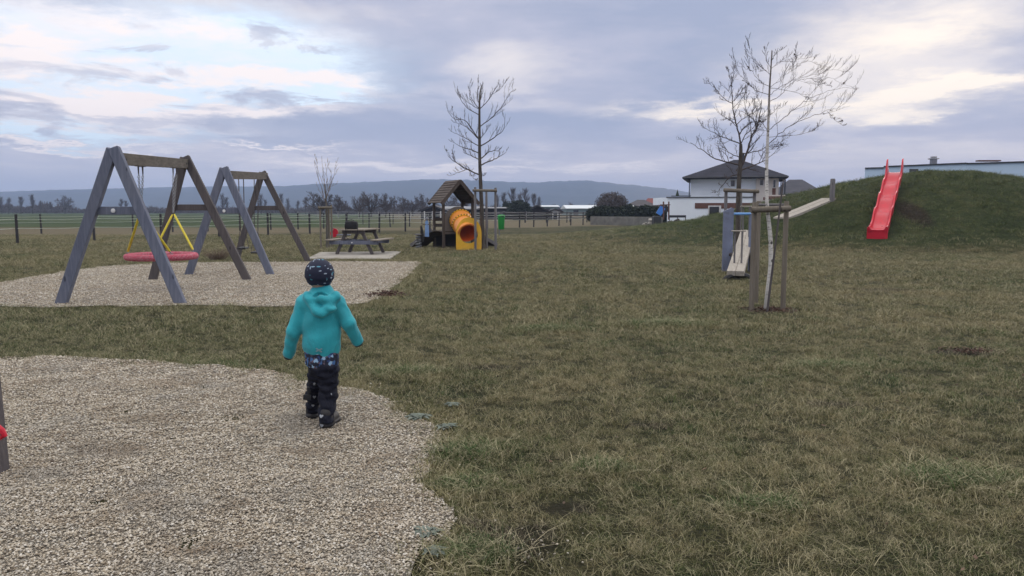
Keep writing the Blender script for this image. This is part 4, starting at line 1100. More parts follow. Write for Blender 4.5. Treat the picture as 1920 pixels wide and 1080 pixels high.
def child():
    YT = 5.10; org = P(606, 808, 5.0); org.z = .014; org = Vector((org.x, 5.0, .014))
    root = empty('person', org, 'small child in a turquoise hooded jacket and dark patterned beanie walking away', 'person')
    def q(px, py, dy=0.0): v = P(px, py, YT + dy) - org; return (v.x, v.y, v.z)
    hc = q(599.5, 515, .0)
    sL, sR = q(567, 566), q(634, 566); eL, eR = q(550, 622, -.015), q(655, 607, -.01); wL, wR = q(542, 655, .045), q(668, 632, .05)
    hipL, hipR = q(595, 690, .0), q(616, 690, -.0); knL, knR = q(589, 738, .12), q(615, 744, .0); anL, anR = q(586, 770, .16), q(612, 788, -.07)
    # ---- body: one continuous figure
    parts = [ell(hc, (.078, .088, .100)), cone(q(602, 540), q(603, 560), .040, .046), cone(q(603, 563), q(603, 600), .075, .085), ell(q(603, 600), (.105, .075, .15)), ell(q(605, 660), (.100, .075, .13)),
             cone(sL, eL, .034, .028), cone(eL, wL, .027, .020), cone(sR, eR, .034, .028), cone(eR, wR, .027, .020), cone(sL, sR, .04, .04),
             cone(hipL, knL, .055, .042), cone(knL, anL, .040, .028), cone(hipR, knR, .055, .042), cone(knR, anR, .040, .028)]
    body = union(parts, .03)
    extra = []
    # face (looks away from the camera): nose, chin, brow; ears under the beanie
    extra += [cone((hc[0], hc[1] + .082, hc[2] - .005), (hc[0], hc[1] + .100, hc[2] - .018), .009, .011), ell((hc[0], hc[1] + .055, hc[2] - .075), (.035, .03, .022)),
              ell((hc[0] - .079, hc[1] + .005, hc[2] - .01), (.012, .02, .028)), ell((hc[0] + .079, hc[1] + .005, hc[2] - .01), (.012, .02, .028)),
              ell((hc[0] - .04, hc[1] + .06, hc[2] - .03), (.025, .02, .022)), ell((hc[0] + .04, hc[1] + .06, hc[2] - .03), (.025, .02, .022))]
    feet = [cone(anL, (anL[0] - .01, anL[1] + .09, anL[2] - .035), .028, .024), cone(anR, (anR[0] + .01, anR[1] + .10, max(.03, anR[2] - .035)), .028, .024)]
    fingers = []
    for w, e, s in ((wL, eL, 1), (wR, eR, -1)):
        w = Vector(w); d = (w - Vector(e)).normalized(); side = Vector((0, 1, 0)) - d * d.y; side.normalize(); nrm = d.cross(side) * s
        d = (d * .6 + Vector((0, .8, 0))).normalized(); pc = w + d * .035; fingers.append(cone(tuple(w), tuple(pc), .019, .018))
        for i, (o_, L) in enumerate(((-.018, .036), (-.006, .042), (.006, .040), (.018, .032))):
            b0 = pc + side * o_; b1 = b0 + d * L * .55 + nrm * .004; b2 = b1 + d * L * .35 + nrm * .016
            fingers += [cone(tuple(b0), tuple(b1), .0072, .0068), cone(tuple(b1), tuple(b2), .0068, .006)]
        t0 = w + side * .018 + d * .012; t1 = t0 + (side + d).normalized() * .03 + nrm * .008; fingers.append(cone(tuple(t0), tuple(t1), .008, .007))
    def bf(x, y, z):
        d = body(x, y, z)
        for g in extra: d = smin(d, g(x, y, z), .012)
        for g in feet: d = smin(d, g(x, y, z), .02)
        for g in fingers: d = smin(d, g(x, y, z), .004)
        return d
    skin = simple_mat('skin', (.50, .30, .22), .55, 0, .06, 12)
    net_obj('body', bf, (-.36, -.2, .0), (.36, .32, 1.14), .0065, skin, root)
    eyem = simple_mat('eye', (.03, .03, .035), .2)
    for s in (-1, 1):
        b = MB(); b.lathe([(.001, -.010), (.008, -.007), (.011, 0), (.008, .007), (.001, .010)], (hc[0] + s * .030, hc[1] + .079, hc[2] + .004), 10); b.build('eye', eyem, root, True)
    b = MB(); b.tube([(hc[0] - .018, hc[1] + .083, hc[2] - .044), (hc[0], hc[1] + .089, hc[2] - .047), (hc[0] + .018, hc[1] + .083, hc[2] - .044)], .004, 6); b.build('mouth', simple_mat('lips', (.42, .16, .14), .5), root, True)
    # ---- hair peeking out at the nape
    net_obj('hair', union([ell((hc[0], hc[1] - .006, hc[2] + .012), (.086, .092, .092))], .01), (hc[0] - .12, hc[1] - .13, hc[2] - .11), (hc[0] + .12, hc[1] + .02, hc[2] + .05), .006, simple_mat('brown_hair', (.16, .10, .055), .7, 0, .3, 90, .5, 200), root)
    # ---- beanie
    m = bpy.data.materials.new('patterned_knit'); m.use_nodes = True; B = NB(m.node_tree); p = B.n['Principled BSDF']
    co = B.new('ShaderNodeTexCoord').outputs['Object']
    def strokes(off, sc, lim, rotz):
        mp = B.new('ShaderNodeMapping'); B.put(mp.inputs['Vector'], B.v('ADD', co, B.v('MULTIPLY', B.v('SUBTRACT', B.noise(co, 16, 2, .5, 0, True), (.5, .5, .5)), (.03, .03, .03)))); mp.inputs['Rotation'].default_value = rotz; mp.inputs['Scale'].default_value = sc; mp.inputs['Location'].default_value = off
        vn = B.new('ShaderNodeTexVoronoi'); B.put(vn.inputs['Vector'], mp.outputs[0]); vn.inputs['Scale'].default_value = 1
        return B.mr(vn.outputs['Distance'], lim - .04, lim, 1, 0), vn.outputs['Color']
    s1, c1 = strokes((0, 0, 0), (15, 22, 50), .235, (.3, .7, .9)); s2, c2 = strokes((3, 5, 1), (52, 24, 17), .22, (.9, .2, .3))
    cc = B.mix(B.m('MAXIMUM', s1, s2), (.009, .013, .036), B.mix(B.mr(B.sep(c1)[0], .5, .8), (.34, .40, .50), (.06, .26, .36)))
    B.put(p.inputs['Base Color'], cc); p.inputs['Roughness'].default_value = .85; B.put(p.inputs['Normal'], B.bump(B.noise(co, 350, 2), .3, .002))
    def beanie(x, y, z):
        d = ell((hc[0], hc[1] - .004, hc[2] + .008), (.0965, .108, .099))(x, y, z)
        rel = (z - hc[2]) + .28 * (y - hc[1]) ; d = np.maximum(d, -(rel + .082))
        wr = .0022 * np.sin(z * 150 + 10 * x) * np.clip((.02 - (z - hc[2])) / .06, 0, 1)
        return d + wr
    net_obj('beanie', beanie, (hc[0] - .12, hc[1] - .13, hc[2] - .13), (hc[0] + .12, hc[1] + .13, hc[2] + .12), .004, m, root, 2)
    # ---- jacket
    jm = cloth_mat('turquoise_softshell', (.017, .33, .39), 8, .8)
    tc = q(602, 600)
    cL, cR = q(541.5, 664, .055), q(670, 640, .065)
    trunk = [ell(q(602, 592), (.122, .096, .150)), ell(q(603, 640), (.130, .098, .150)), cone(q(572, 566), q(631, 566), .054, .054), cone(q(603, 545), q(603, 560), .062, .085)]
    arms = [cone(q(570, 568), eL, .050, .045), cone(eL, cL, .045, .039), cone(q(632, 568), q(654, 606, -.01), .050, .046), cone(q(654, 606, -.01), cR, .046, .040)]
    hoodc = q(603, 566, -.085)
    hood = [ell(q(603, 562, -.062), (.115, .062, .042), 0, -.25), cone(q(578, 556, -.05), q(596, 585, -.115), .036, .032), cone(q(628, 556, -.05), q(607, 587, -.115), .036, .030), ell(q(602, 586, -.105), (.062, .032, .022)), ell(q(615, 578, -.100), (.062, .030, .018), 0, .2)]
    zhem = q(603, 671.5)[2]; zcl = q(541, 671)[2]; zcr = q(672, 651)[2]
    dL = np.array(cL) - np.array(eL); dL /= np.linalg.norm(dL); dR = np.array(cR) - np.array(q(655, 606, -.01)); dR /= np.linalg.norm(dR)
    def jf(x, y, z):
        t = union(trunk, .06)(x, y, z); k = (z - zhem)
        t = np.maximum(t, -(z - zhem - .012 * np.sin(x * 14 + .5)))
        # soft folds
        t = t + .0035 * np.sin(x * 38 + z * 22 + 1.5 * np.sin(z * 17)) * np.clip(1 - (z - zhem) / .2, 0, 1) + .003 * np.sin(z * 40 - x * 20)
        a = union(arms[:2], .02)(x, y, z); cut = (x - cL[0]) * dL[0] + (y - cL[1]) * dL[1] + (z - cL[2]) * dL[2] - .012; a = np.maximum(a, cut)
        a2 = union(arms[2:], .02)(x, y, z); cut2 = (x - cR[0]) * dR[0] + (y - cR[1]) * dR[1] + (z - cR[2]) * dR[2] - .012; a2 = np.maximum(a2, cut2)
        w = .0022 * np.sin(z * 48 + x * 70 + 2.5 * np.sin(y * 30 + z * 20))
        d = smin(t, a + w, .022); d = smin(d, a2 + w, .022)
        hd = union(hood, .014)(x, y, z); hd = hd + .004 * np.sin(x * 55 + z * 40)
        d = smin(d, hd, .006)
        # neck opening
        nk = cone(q(602, 528, .012), q(602, 548, .012), .062, .050)(x, y, z)
        d = np.maximum(d, -nk)
        pocket = ell(q(601, 556, -.088), (.050, .024, .030), 0, -.4)(x, y, z)
        return np.maximum(d, -pocket)
    net_obj('jacket', jf, (-.36, -.30, zhem - .06), (.36, .26, q(0, 530)[2]), .0055, jm, root, 2)
    # cuffs
    ck = cloth_mat('dark_cuff', (.010, .030, .040), 20, .3)
    for c_, d_ in ((cL, dL), (cR, dR)):
        b = MB(); a0 = Vector(c_) + Vector(d_) * .0; b.tube([a0 - Vector(d_) * .01, a0 + Vector(d_) * .026], [.034, .031], 14); b.build('cuff', ck, root, True)
    # ---- patterned tunic hem
    tm = bpy.data.materials.new('star_camouflage'); tm.use_nodes = True; B = NB(tm.node_tree); p = B.n['Principled BSDF']
    co = B.new('ShaderNodeTexCoord').outputs['Object']; vn = B.new('ShaderNodeTexVoronoi', feature='F1', distance='MANHATTAN'); B.put(vn.inputs['Vector'], co); vn.inputs['Scale'].default_value = 62
    rr = B.sep(vn.outputs['Color'])[0]
    cc = B.ramp(rr, [(0, (.010, .013, .030)), (.42, (.016, .020, .040)), (.52, (.05, .13, .30)), (.63, (.13, .09, .12)), (.76, (.02, .05, .16)), (.86, (.28, .44, .62))], 'CONSTANT')
    B.put(p.inputs['Base Color'], cc); p.inputs['Roughness'].default_value = .85
    def tf(x, y, z):
        d = union([ell(q(603, 640), (.124, .092, .16)), cone(q(596, 680), q(612, 680), .078, .078)], .04)(x, y, z)
        zb = q(603, 698)[2] + .022 * np.cos((x - q(600, 0)[0]) * 0) - .0 + .35 * (x - q(608, 0)[0]) ** 2 * 3
        return np.maximum(np.maximum(d + .003 * np.sin(x * 60), -(z - zb)), z - (zhem + .05))
    net_obj('tunic', tf, (-.2, -.2, zhem - .14), (.22, .24, zhem + .07), .0055, tm, root, 2)
    # ---- trousers
    tr = cloth_mat('navy_trousers', (.006, .0075, .017), 14, .7); tr.node_tree.nodes['Principled BSDF'].inputs['Sheen Weight'].default_value = 0; tr.node_tree.nodes['Principled BSDF'].inputs['Specular IOR Level'].default_value = .25
    pt_ = [ell(q(606, 690), (.088, .080, .09)), cone(hipL, knL, .060, .050), cone(knL, (anL[0], anL[1], anL[2] + .0), .050, .043), cone(hipR, knR, .070, .060), cone(knR, (anR[0], anR[1] - .004, anR[2] + .005), .059, .050)]
    def pf(x, y, z):
        d = union(pt_, .022)(x, y, z) + .004 * np.sin(z * 70 + x * 45) + .003 * np.sin(z * 130 - y * 60)
        return np.maximum(d, z - (zhem + .02))
    net_obj('trousers', pf, (-.2, -.2, .03), (.22, .34, zhem + .05), .0055, tr, root, 2)
    # ---- boots
    bmt = simple_mat('boot_leather', (.013, .012, .014), .6, 0, .25, 30, .4, 60); solem = simple_mat('boot_sole', (.03, .028, .027), .8)
    for (a, yawf, pitchf) in ((anL, .10, 0.0), (anR, -.16, 0.0)):
        f = Vector((math.sin(-yawf), math.cos(yawf), 0)); z0 = max(0.0, a[2] - .088) if a is anR else a[2] - .075
        z0 = .0 if a is anR else max(.0, z0)
        hx = Vector((a[0], a[1], z0)); 
        def bo(x, y, z, hx=hx, f=f, a=a, z0=z0):
            sh = cone((a[0], a[1] + .01, z0 + .050), (a[0], a[1] - .002, z0 + .088), .040, .040)(x, y, z)
            ft = cone(tuple(hx + Vector((0, 0, .042)) + f * .005), tuple(hx + f * .125 + Vector((0, 0, .036))), .042, .040)(x, y, z)
            sl = cone(tuple(hx + Vector((0, 0, .020)) - f * .004), tuple(hx + f * .13 + Vector((0, 0, .020))), .047, .047)(x, y, z)
            sl = np.maximum(sl, z - (z0 + .026)); d = smin(smin(sh, ft, .03), sl, .004)
            return np.maximum(d, -(z - z0 - .001))
        net_obj('boot', bo, (a[0] - .09, a[1] - .09, z0 - .015), (a[0] + .09, a[1] + .24, z0 + .2), .005, bmt, root, 2)
    # ---- strap and reflective hearts
    b = MB(); s0, s1 = q(583, 745, .02), q(568.5, 744.5, .01); b.beam(s0, s1, .012, .036, (0, 0, 1), .003); b.build('strap', M['black'], root)
    b = MB(); s0, s1 = q(583, 731, .03), q(575.5, 731.5, .03); b.beam(s0, s1, .02, .05, (0, 0, 1), .006); b.build('strap', M['black'], root)
    bpy.context.view_layer.update()
    silver = simple_mat('reflective_silver', (.26, .28, .31), .45, .2, .2, 60)
    faint = simple_mat('reflective_grey', (.20, .34, .38), .5)
    tg = [o for o in root.children if o.type == 'MESH' and o.name.split('.')[0] in ('trousers', 'boot', 'jacket')]
    def decal(px, py, shape, m, nm, sc, rot=0.0):
        best = None; r = ray(px, py)
        for o in tg:
            mi = o.matrix_world.inverted(); og = mi @ Vector((0, 0, CAMZ)); dd = (mi.to_3x3() @ r).normalized(); hit, loc, nn, _ = o.ray_cast(og, dd)
            if hit and (best is None or (loc - og).length < best[0]): best = ((loc - og).length, loc, nn)
        if not best: return
        _, loc, nn = best; u = Vector((0, 0, 1)).cross(nn).normalized(); w = nn.cross(u)
        pts = [loc + nn * .003 + u * (x * math.cos(rot) - y * math.sin(rot)) * sc + w * (x * math.sin(rot) + y * math.cos(rot)) * sc for x, y in shape]
        b = MB(); b.prism(pts, (0, 0, 0), nn * .003); b.build(nm, m, root)
    heart = [(0, -1), (-.6, -.4), (-1, .2), (-.85, .7), (-.4, .8), (0, .45), (.4, .8), (.85, .7), (1, .2), (.6, -.4)]
    drop = [(0, -1), (-.5, -.5), (-.55, .2), (0, .9), (.5, .5), (.35, -.3)]
    for (px, py, sh, sc, rot) in ((603, 781, heart, .014, 0), (604, 798, heart, .013, 0), (589.5, 744, heart, .011, 0), (590, 719, drop, .014, -.5), (587, 760, heart, .010, 0), (621, 739, drop, .008, .4)):
        decal(px, py, sh, silver, 'reflective_patch', sc, rot)
    for rot in (.5, -.6):
        decal(598, 656, [(-1, -.12), (-.2, -.16), (1, -.3), (1.1, .1), (.2, .16), (-1, .2)], faint, 'reflective_mark', .022, rot)
child()
# ================================================================== TREES
def bark(name, c1, c2, sc=14):
    m = bpy.data.materials.new(name); m.use_nodes = True; B = NB(m.node_tree); p = B.n['Principled BSDF']
    co = B.new('ShaderNodeTexCoord').outputs['Object']; n = B.noise(B.v('MULTIPLY', co, (1, 1, .25)), sc, 5, .65)
    B.put(p.inputs['Base Color'], B.ramp(n, [(.35, c1), (.65, c2)])); p.inputs['Roughness'].default_value = .9; p.inputs['Specular IOR Level'].default_value = .2
    B.put(p.inputs['Normal'], B.bump(n, .5, .01)); return m
BK = bark('dark_bark', (.050, .042, .038), (.115, .10, .085)); BK2 = bark('grey_bark', (.07, .065, .06), (.17, .155, .135)); TW = simple_mat('twig', (.060, .045, .042), .8, 0, .2, 3)
FB = bark('field_tree_bark', (.040, .036, .030), (.085, .072, .058)); FT = simple_mat('field_twig', (.070, .054, .050), .9, 0, .2, .6)
def birch_bark():
    m = bpy.data.materials.new('birch_bark'); m.use_nodes = True; B = NB(m.node_tree); p = B.n['Principled BSDF']
    co = B.new('ShaderNodeTexCoord').outputs['Object']; z = B.sep(co)[2]
    n = B.noise(B.v('MULTIPLY', co, (7, 7, 26)), 1.0, 4, .6); big = B.vor(B.v('MULTIPLY', co, (9, 9, 8)), 1.0)
    c = B.ramp(n, [(.3, (.30, .28, .26)), (.5, (.60, .58, .55)), (.7, (.68, .66, .62))])
    c = B.mix(B.mr(n, .60, .66, 0, .8), c, (.06, .05, .045)); c = B.mix(B.mr(big, .16, .24, .95, 0), c, (.035, .03, .028))
    c = B.mix(B.mr(z, .0, .55, .55, 0), c, (.12, .11, .10)); c = B.mix(B.mr(z, 2.2, 3.3, 0, .85), c, (.09, .065, .055))
    B.put(p.inputs['Base Color'], c); p.inputs['Roughness'].default_value = .7; return m
def grow(b, p, d, L, r, lvl, rs, up=.25, wob=.22, n=4, ang=(28, 55), kids=(3, 5), sides=(5, 4, 3, 3), ratio=.55, rmin=.002, bias=None):
    pts = [p.copy()]; dd = d.normalized(); seg = L / n; rad = [r]
    for i in range(n):
        dd = (dd + Vector((rs.gauss(0, wob), rs.gauss(0, wob), rs.gauss(0, wob) + up * .25))).normalized()
        pts.append(pts[-1] + dd * seg); rad.append(max(rmin, r * (1 - .78 * (i + 1) / n)))
    b.tube(pts, rad, sides[min(3, 3 - lvl)], False)
    if lvl > 0: kid(b, pts, rad, L, lvl, rs, up, wob, ang, kids, ratio, rmin, sides)
    return pts
def kid(b, pts, rad, L, lvl, rs, up, wob, ang, kids, ratio, rmin, sides, t0=.2):
    k = rs.randint(*kids); n = len(pts) - 1
    for q in range(k):
        t = t0 + (1 - t0) * (q + rs.random()) / k; i = min(n - 1, int(t * n)); f = t * n - i
        p = pts[i].lerp(pts[i + 1], f); ax = (pts[i + 1] - pts[i]).normalized(); a = R(rs.uniform(*ang)); o = ax.orthogonal().normalized()
        o.rotate(Quaternion(ax, rs.uniform(0, 6.283))); d = ax * math.cos(a) + o * math.sin(a); d.z += up * .5
        rr = max(rmin, (rad[i] * (1 - f) + rad[i + 1] * f) * .62)
        grow(b, p, d, L * ratio * rs.uniform(.6, 1.15) * (1.15 - .5 * t), rr, lvl - 1, rs, up, wob, 3, ang, kids, sides, ratio, rmin)
def smooth_line(pts, n=3):
    out = []
    for i in range(len(pts) - 1):
        p0 = pts[max(0, i - 1)]; p1 = pts[i]; p2 = pts[i + 1]; p3 = pts[min(len(pts) - 1, i + 2)]
        for k in range(n):
            t = k / n; out.append(.5 * ((2 * p1) + (p2 - p0) * t + (2 * p0 - 5 * p1 + 4 * p2 - p3) * t * t + (3 * p1 - p0 - 3 * p2 + p3) * t ** 3))
    out.append(pts[-1]); return out
def traced_tree(label, base_px, Y, trunk_px, trunk_r, limbs, ox, oy, sc, seed, barkm, twigm, limb_r=.5, up=.25, lvl=2, kids=(4, 7), ratio=.42, wob=.18, depth=.55, name='young_tree', ang=(25, 50), rmin=.002, cat='tree', catkins=0, tkids=None):
    rs = random.Random(seed); base = P(*base_px, Y); base.z = hz_(base.x, base.y) ; root = empty(name, base, label, cat)
    def W(x, y, dy=0.0): return P(ox + x / sc, oy + y / sc, Y + dy) - base
    tp = [P(px, py, Y) - base for px, py in trunk_px]; tp[0].z = -.1; tl = smooth_line(tp, 4)
    n = len(tl); b = MB(); rad = [trunk_r[0] * (1 - i / (n - 1)) ** .8 + trunk_r[1] * (i / (n - 1)) for i in range(n)]
    rad[0] *= 1.25; b.tube(tl, rad, 10); b.build('trunk', barkm, root, True)
    c = MB()
    for L in limbs:
        wgt = L[0] if isinstance(L[0], float) else 1.0; pts = [q for q in L if not isinstance(q, float)]
        sgn = rs.choice((-1, 1)); ext = abs(pts[-1][0] - pts[0][0]) / sc / FOC * Y; dep = sgn * rs.uniform(.25, 1) * depth * (ext + .3)
        w = [W(x, y, dep * (i / (len(pts) - 1)) ** 1.1) for i, (x, y) in enumerate(pts)]
        # radius from the trunk where the limb starts
        j = min(range(n), key=lambda i: (tl[i] - w[0]).length); r0 = max(rmin * 2.2, rad[j] * limb_r * wgt)
        if (tl[j] - w[0]).length < .25: w[0] = tl[j]
        sl = smooth_line(w, 4); m_ = len(sl); sl = [q + Vector((rs.gauss(0, .008), rs.gauss(0, .008), rs.gauss(0, .008))) if 0 < i < m_ - 1 else q for i, q in enumerate(sl)]
        rd = [max(rmin, r0 * (1 - .8 * i / (m_ - 1))) for i in range(m_)]; c.tube(sl, rd, 6, False)
        Lg = sum((sl[i + 1] - sl[i]).length for i in range(m_ - 1))
        kid(c, sl, rd, Lg, lvl, rs, up, wob, ang, kids, ratio, rmin, (5, 4, 3, 3), .12)
    if tkids:
        kid(c, tl, [r * .4 for r in rad], tkids[1], 1, rs, up, wob, (35, 65), tkids[0], .6, rmin, (4, 4, 3, 3), .45)
    c.build('crown', twigm, root)
    if catkins:
        cm = simple_mat('dry_leaf', (.07, .045, .03), .9)
        cand = c.v
        for i in range(catkins):
            v = rs.choice(cand); s = rs.uniform(.014, .03) if name != 'birch' else rs.uniform(.008, .016); lb = MB(); lb.add([v + Vector((rs.gauss(0, s), rs.gauss(0, s), rs.gauss(0, s) - s * .5)) for _ in range(5)], [(0, 1, 2), (2, 3, 4), (0, 2, 4), (1, 3, 0)]); lb.build('dry_leaf', cm, root)
    return root
ox, oy, sc = 820, 130, 5.144
traced_tree('slender bare young tree beside the playhouse, between two tall stakes', (906, 468), 28.6, [(906, 468), (904, 410), (901, 340), (899.5, 300), (899, 250), (899, 205), (900, 175), (904, 158)], (.085, .010),
    [[(395, 1020), (290, 965), (170, 895), (100, 825)], [(425, 925), (530, 880), (600, 840), (665, 800)], [.8, (385, 870), (320, 830), (245, 795)], [(425, 855), (480, 810), (540, 785), (590, 790)],
     [(390, 825), (320, 775), (230, 745), (145, 700)], [(430, 745), (520, 680), (580, 630), (640, 580), (655, 430)], [.8, (395, 730), (300, 680), (210, 635), (125, 595)], [(400, 680), (340, 610), (270, 550), (180, 515)],
     [(385, 650), (310, 540), (250, 485), (160, 475), (95, 395)], [(420, 560), (480, 500), (570, 420), (640, 330), (690, 240), (725, 205)], [.8, (430, 660), (510, 545)], [(405, 440), (330, 400), (260, 340), (200, 250), (170, 200)],
     [.8, (400, 400), (330, 340), (270, 300), (215, 260)], [(405, 375), (350, 310), (310, 245), (315, 120)], [(425, 385), (490, 300), (540, 220), (590, 140)], [.8, (510, 250), (610, 190), (660, 110)],
     [.9, (410, 350), (385, 250), (400, 80)], [.9, (420, 340), (440, 150)], [.6, (170, 895), (150, 830), (155, 740)], [.5, (395, 1010), (440, 1030), (465, 1010)], [.5, (290, 965), (210, 990), (120, 1028)], [.5, (300, 960), (340, 1040), (375, 1075)]],
    ox, oy, sc, 3, BK, TW, .42, .75, 2, (6, 10), .34, .13, .6, rmin=.0036, catkins=9)
ox, oy, sc = 1240, 60, 3.857
traced_tree('dark bare spreading young tree behind the seesaw, left of the birch', (1385, 490), 22.0, [(1385, 490), (1383.5, 440), (1384, 380), (1386, 335), (1388, 310), (1389, 290), (1389, 270)], (.070, .042),
    [[1.15, (575, 800), (560, 730), (540, 660), (520, 560), (515, 470), (510, 380), (530, 280)], [1.15, (580, 1010), (620, 870), (650, 760), (690, 690), (720, 560), (725, 490)], [.8, (560, 970), (470, 940), (370, 905), (290, 850), (210, 800)],
     [.8, (575, 795), (470, 770), (400, 740), (310, 690)], [.6, (545, 670), (600, 620), (660, 590), (720, 540)], [.55, (520, 520), (450, 480), (400, 420), (340, 370)], [.5, (525, 500), (570, 440), (620, 380)], [.4, (515, 400), (490, 300), (470, 270)],
     [.8, (590, 1000), (680, 960), (760, 920), (830, 860)], [.6, (620, 880), (700, 860), (800, 820), (870, 815)], [.7, (580, 790), (620, 730), (700, 700), (760, 600)], [.5, (545, 665), (500, 640), (430, 600)], [.5, (565, 740), (600, 690), (680, 650), (740, 660)],
     [.6, (575, 1040), (510, 1040), (440, 1110), (405, 1165)], [.5, (650, 760), (640, 640), (600, 520), (610, 440)], [.5, (690, 690), (660, 600), (680, 480)], [.5, (590, 900), (500, 880), (440, 800), (440, 760)]],
    ox, oy, sc, 8, BK, TW, .50, .45, 2, (8, 12), .36, .20, .6, ang=(30, 60), rmin=.0032, catkins=16)
traced_tree('slim white-barked bare birch leaning right inside a frame of round stakes', (1436, 587), 11.0, [(1435, 588), (1440, 545), (1445, 500), (1445, 455), (1442, 420), (1438, 380), (1437.5, 320), (1439, 270), (1441, 220), (1443, 165), (1446, 120), (1447, 94)], (.038, .004),
    [[(775, 790), (880, 715), (960, 665), (1080, 615), (1200, 570), (1290, 545), (1350, 500)], [(785, 710), (880, 620), (985, 540), (1070, 480), (1180, 435), (1290, 405), (1390, 405)],
     [(780, 535), (850, 465), (920, 395), (990, 350), (1080, 335), (1200, 325), (1290, 365), (1385, 400)], [.8, (790, 440), (860, 400), (960, 350), (1060, 320), (1160, 300), (1250, 275), (1370, 290)], [.9, (795, 395), (870, 330), (950, 255), (1030, 215), (1110, 220)],
     [.9, (800, 255), (860, 215), (960, 195), (1080, 185)], [(775, 475), (700, 430), (620, 370), (560, 300), (525, 190)], [(785, 415), (720, 350), (640, 275), (550, 245)], [.8, (790, 290), (740, 270), (640, 278)], [.7, (770, 735), (700, 620), (680, 500)],
     [.6, (700, 290), (660, 190), (628, 60)], [.5, (640, 280), (605, 90)], [.4, (1200, 575), (1260, 640), (1320, 680)], [.5, (870, 740), (1000, 740), (1140, 700)], [.6, (740, 285), (750, 180), (760, 110)], [.5, (800, 240), (815, 170), (880, 125)], [.4, (950, 255), (970, 190), (980, 100)],
     [.5, (775, 600), (830, 560), (900, 530)], [.5, (900, 410), (1000, 440), (1060, 490)], [.4, (1080, 335), (1150, 370), (1230, 390)], [.5, (790, 880), (830, 830), (870, 820)]],
    ox, oy, sc, 12, birch_bark(), TW, .30, .55, 2, (8, 12), .30, .10, .5, name='birch', ang=(20, 42), rmin=.0014, catkins=14)
ox, oy, sc = 560, 280, 4.364
traced_tree('small bushy leafless sapling with many upright stems behind the picnic table', (613, 465), 30.0, [(613, 465), (613, 420), (612, 395), (611, 370), (609, 345)], (.05, .012),
    [[.9, (225, 440), (190, 330), (160, 230), (130, 130)], [.9, (225, 440), (215, 330), (200, 200), (190, 70)], [.9, (228, 430), (250, 320), (290, 210), (300, 130)], [.8, (225, 400), (205, 300), (160, 180), (150, 90)], [.7, (230, 380), (260, 310), (310, 285)],
     [.8, (228, 420), (235, 300), (230, 180), (245, 110)], [.7, (222, 430), (180, 360), (150, 290)], [.7, (240, 360), (270, 250), (255, 150)]],
    ox, oy, sc, 21, BK2, simple_mat('pale_twig', (.20, .155, .13), .8, 0, .15), .55, .5, 2, (4, 6), .30, .10, .4, ang=(15, 35), rmin=.0038)
# ------------------------------------------------------------------ stake frames
def stakes(label, posts, bars, Y, m, base_y=None, lean=None, r=.045):
    x0 = sum(X(p[0], Y) for p in posts) / len(posts); root = empty('tree_stakes', (x0, Y, hz_(x0, Y)), label, 'tree stakes', 'round stake frames round the young trees'); o = root.location.copy()
    for (px, top, dy, mm) in posts:
        t = P(px, top, Y + dy); f = Vector((t.x, t.y, hz_(t.x, t.y) - .15)); b = MB(); b.tube([f - o, t - o - Vector((0, 0, .012)), t - o], [r * 1.03, r, r * .82], 12); b.build('stake', mm, root, True)
    for (a, c, ya, yc, da, dc, rr, mm) in bars:
        b = MB(); p0, p1 = P(a, ya, Y + da) - o, P(c, yc, Y + dc) - o; d = (p1 - p0).normalized() * .01; b.tube([p0, p0 + d, p1 - d, p1], [rr * .85, rr, rr, rr * .85], 12); b.build('crossbar', mm, root, True)
    if lean:
        b = MB(); f = gpt(*lean[0]); p1 = P(*lean[1], f.y - .05); b.tube([f - o - Vector((0, 0, .1)), p1 - o], [.018, .012], 8); b.build('leaning_cane', M['darkleg'], root, True)
    return root
SG, SB = M['stakegrey'], M['stake']
stakes('tall frame of two grey stakes and a crossbar at the tree by the playhouse', [(891, 351, 0, SG), (929, 352, 0, SG), (912, 356, .75, SG)], [(886, 932, 357, 357.5, -.1, -.1, .05, SB)], 28.3, SG)
stakes('stake frame with a long crossbar round the dark tree behind the seesaw', [(1361.5, 357, 0, SG), (1415, 358, 0, SG), (1389, 356, .8, SG)], [(1357, 1423, 356.5, 359, -.1, -.1, .055, SB)], 21.6, SG)
stakes('thick round stakes and crossbar with a leaning cane round the birch', [(1415, 379, 0, SB), (1475, 377, .05, SB), (1423, 377, 1.0, SB)], [(1408.5, 1482, 393.5, 391, -.085, -.04, .044, SB), (1424, 1470, 384, 384, .95, .2, .02, SG)], 11.0, SB, None, ((1437, 587), (1469, 336)), .035)
stakes('short thin stake frame round the small sapling behind the picnic table', [(600, 388, 0, SB), (616, 388, .3, SB), (621, 384, .9, SB)], [(596, 622, 389.5, 389.5, -.06, .1, .05, SB)], 29.8, SB, None, None, .036)

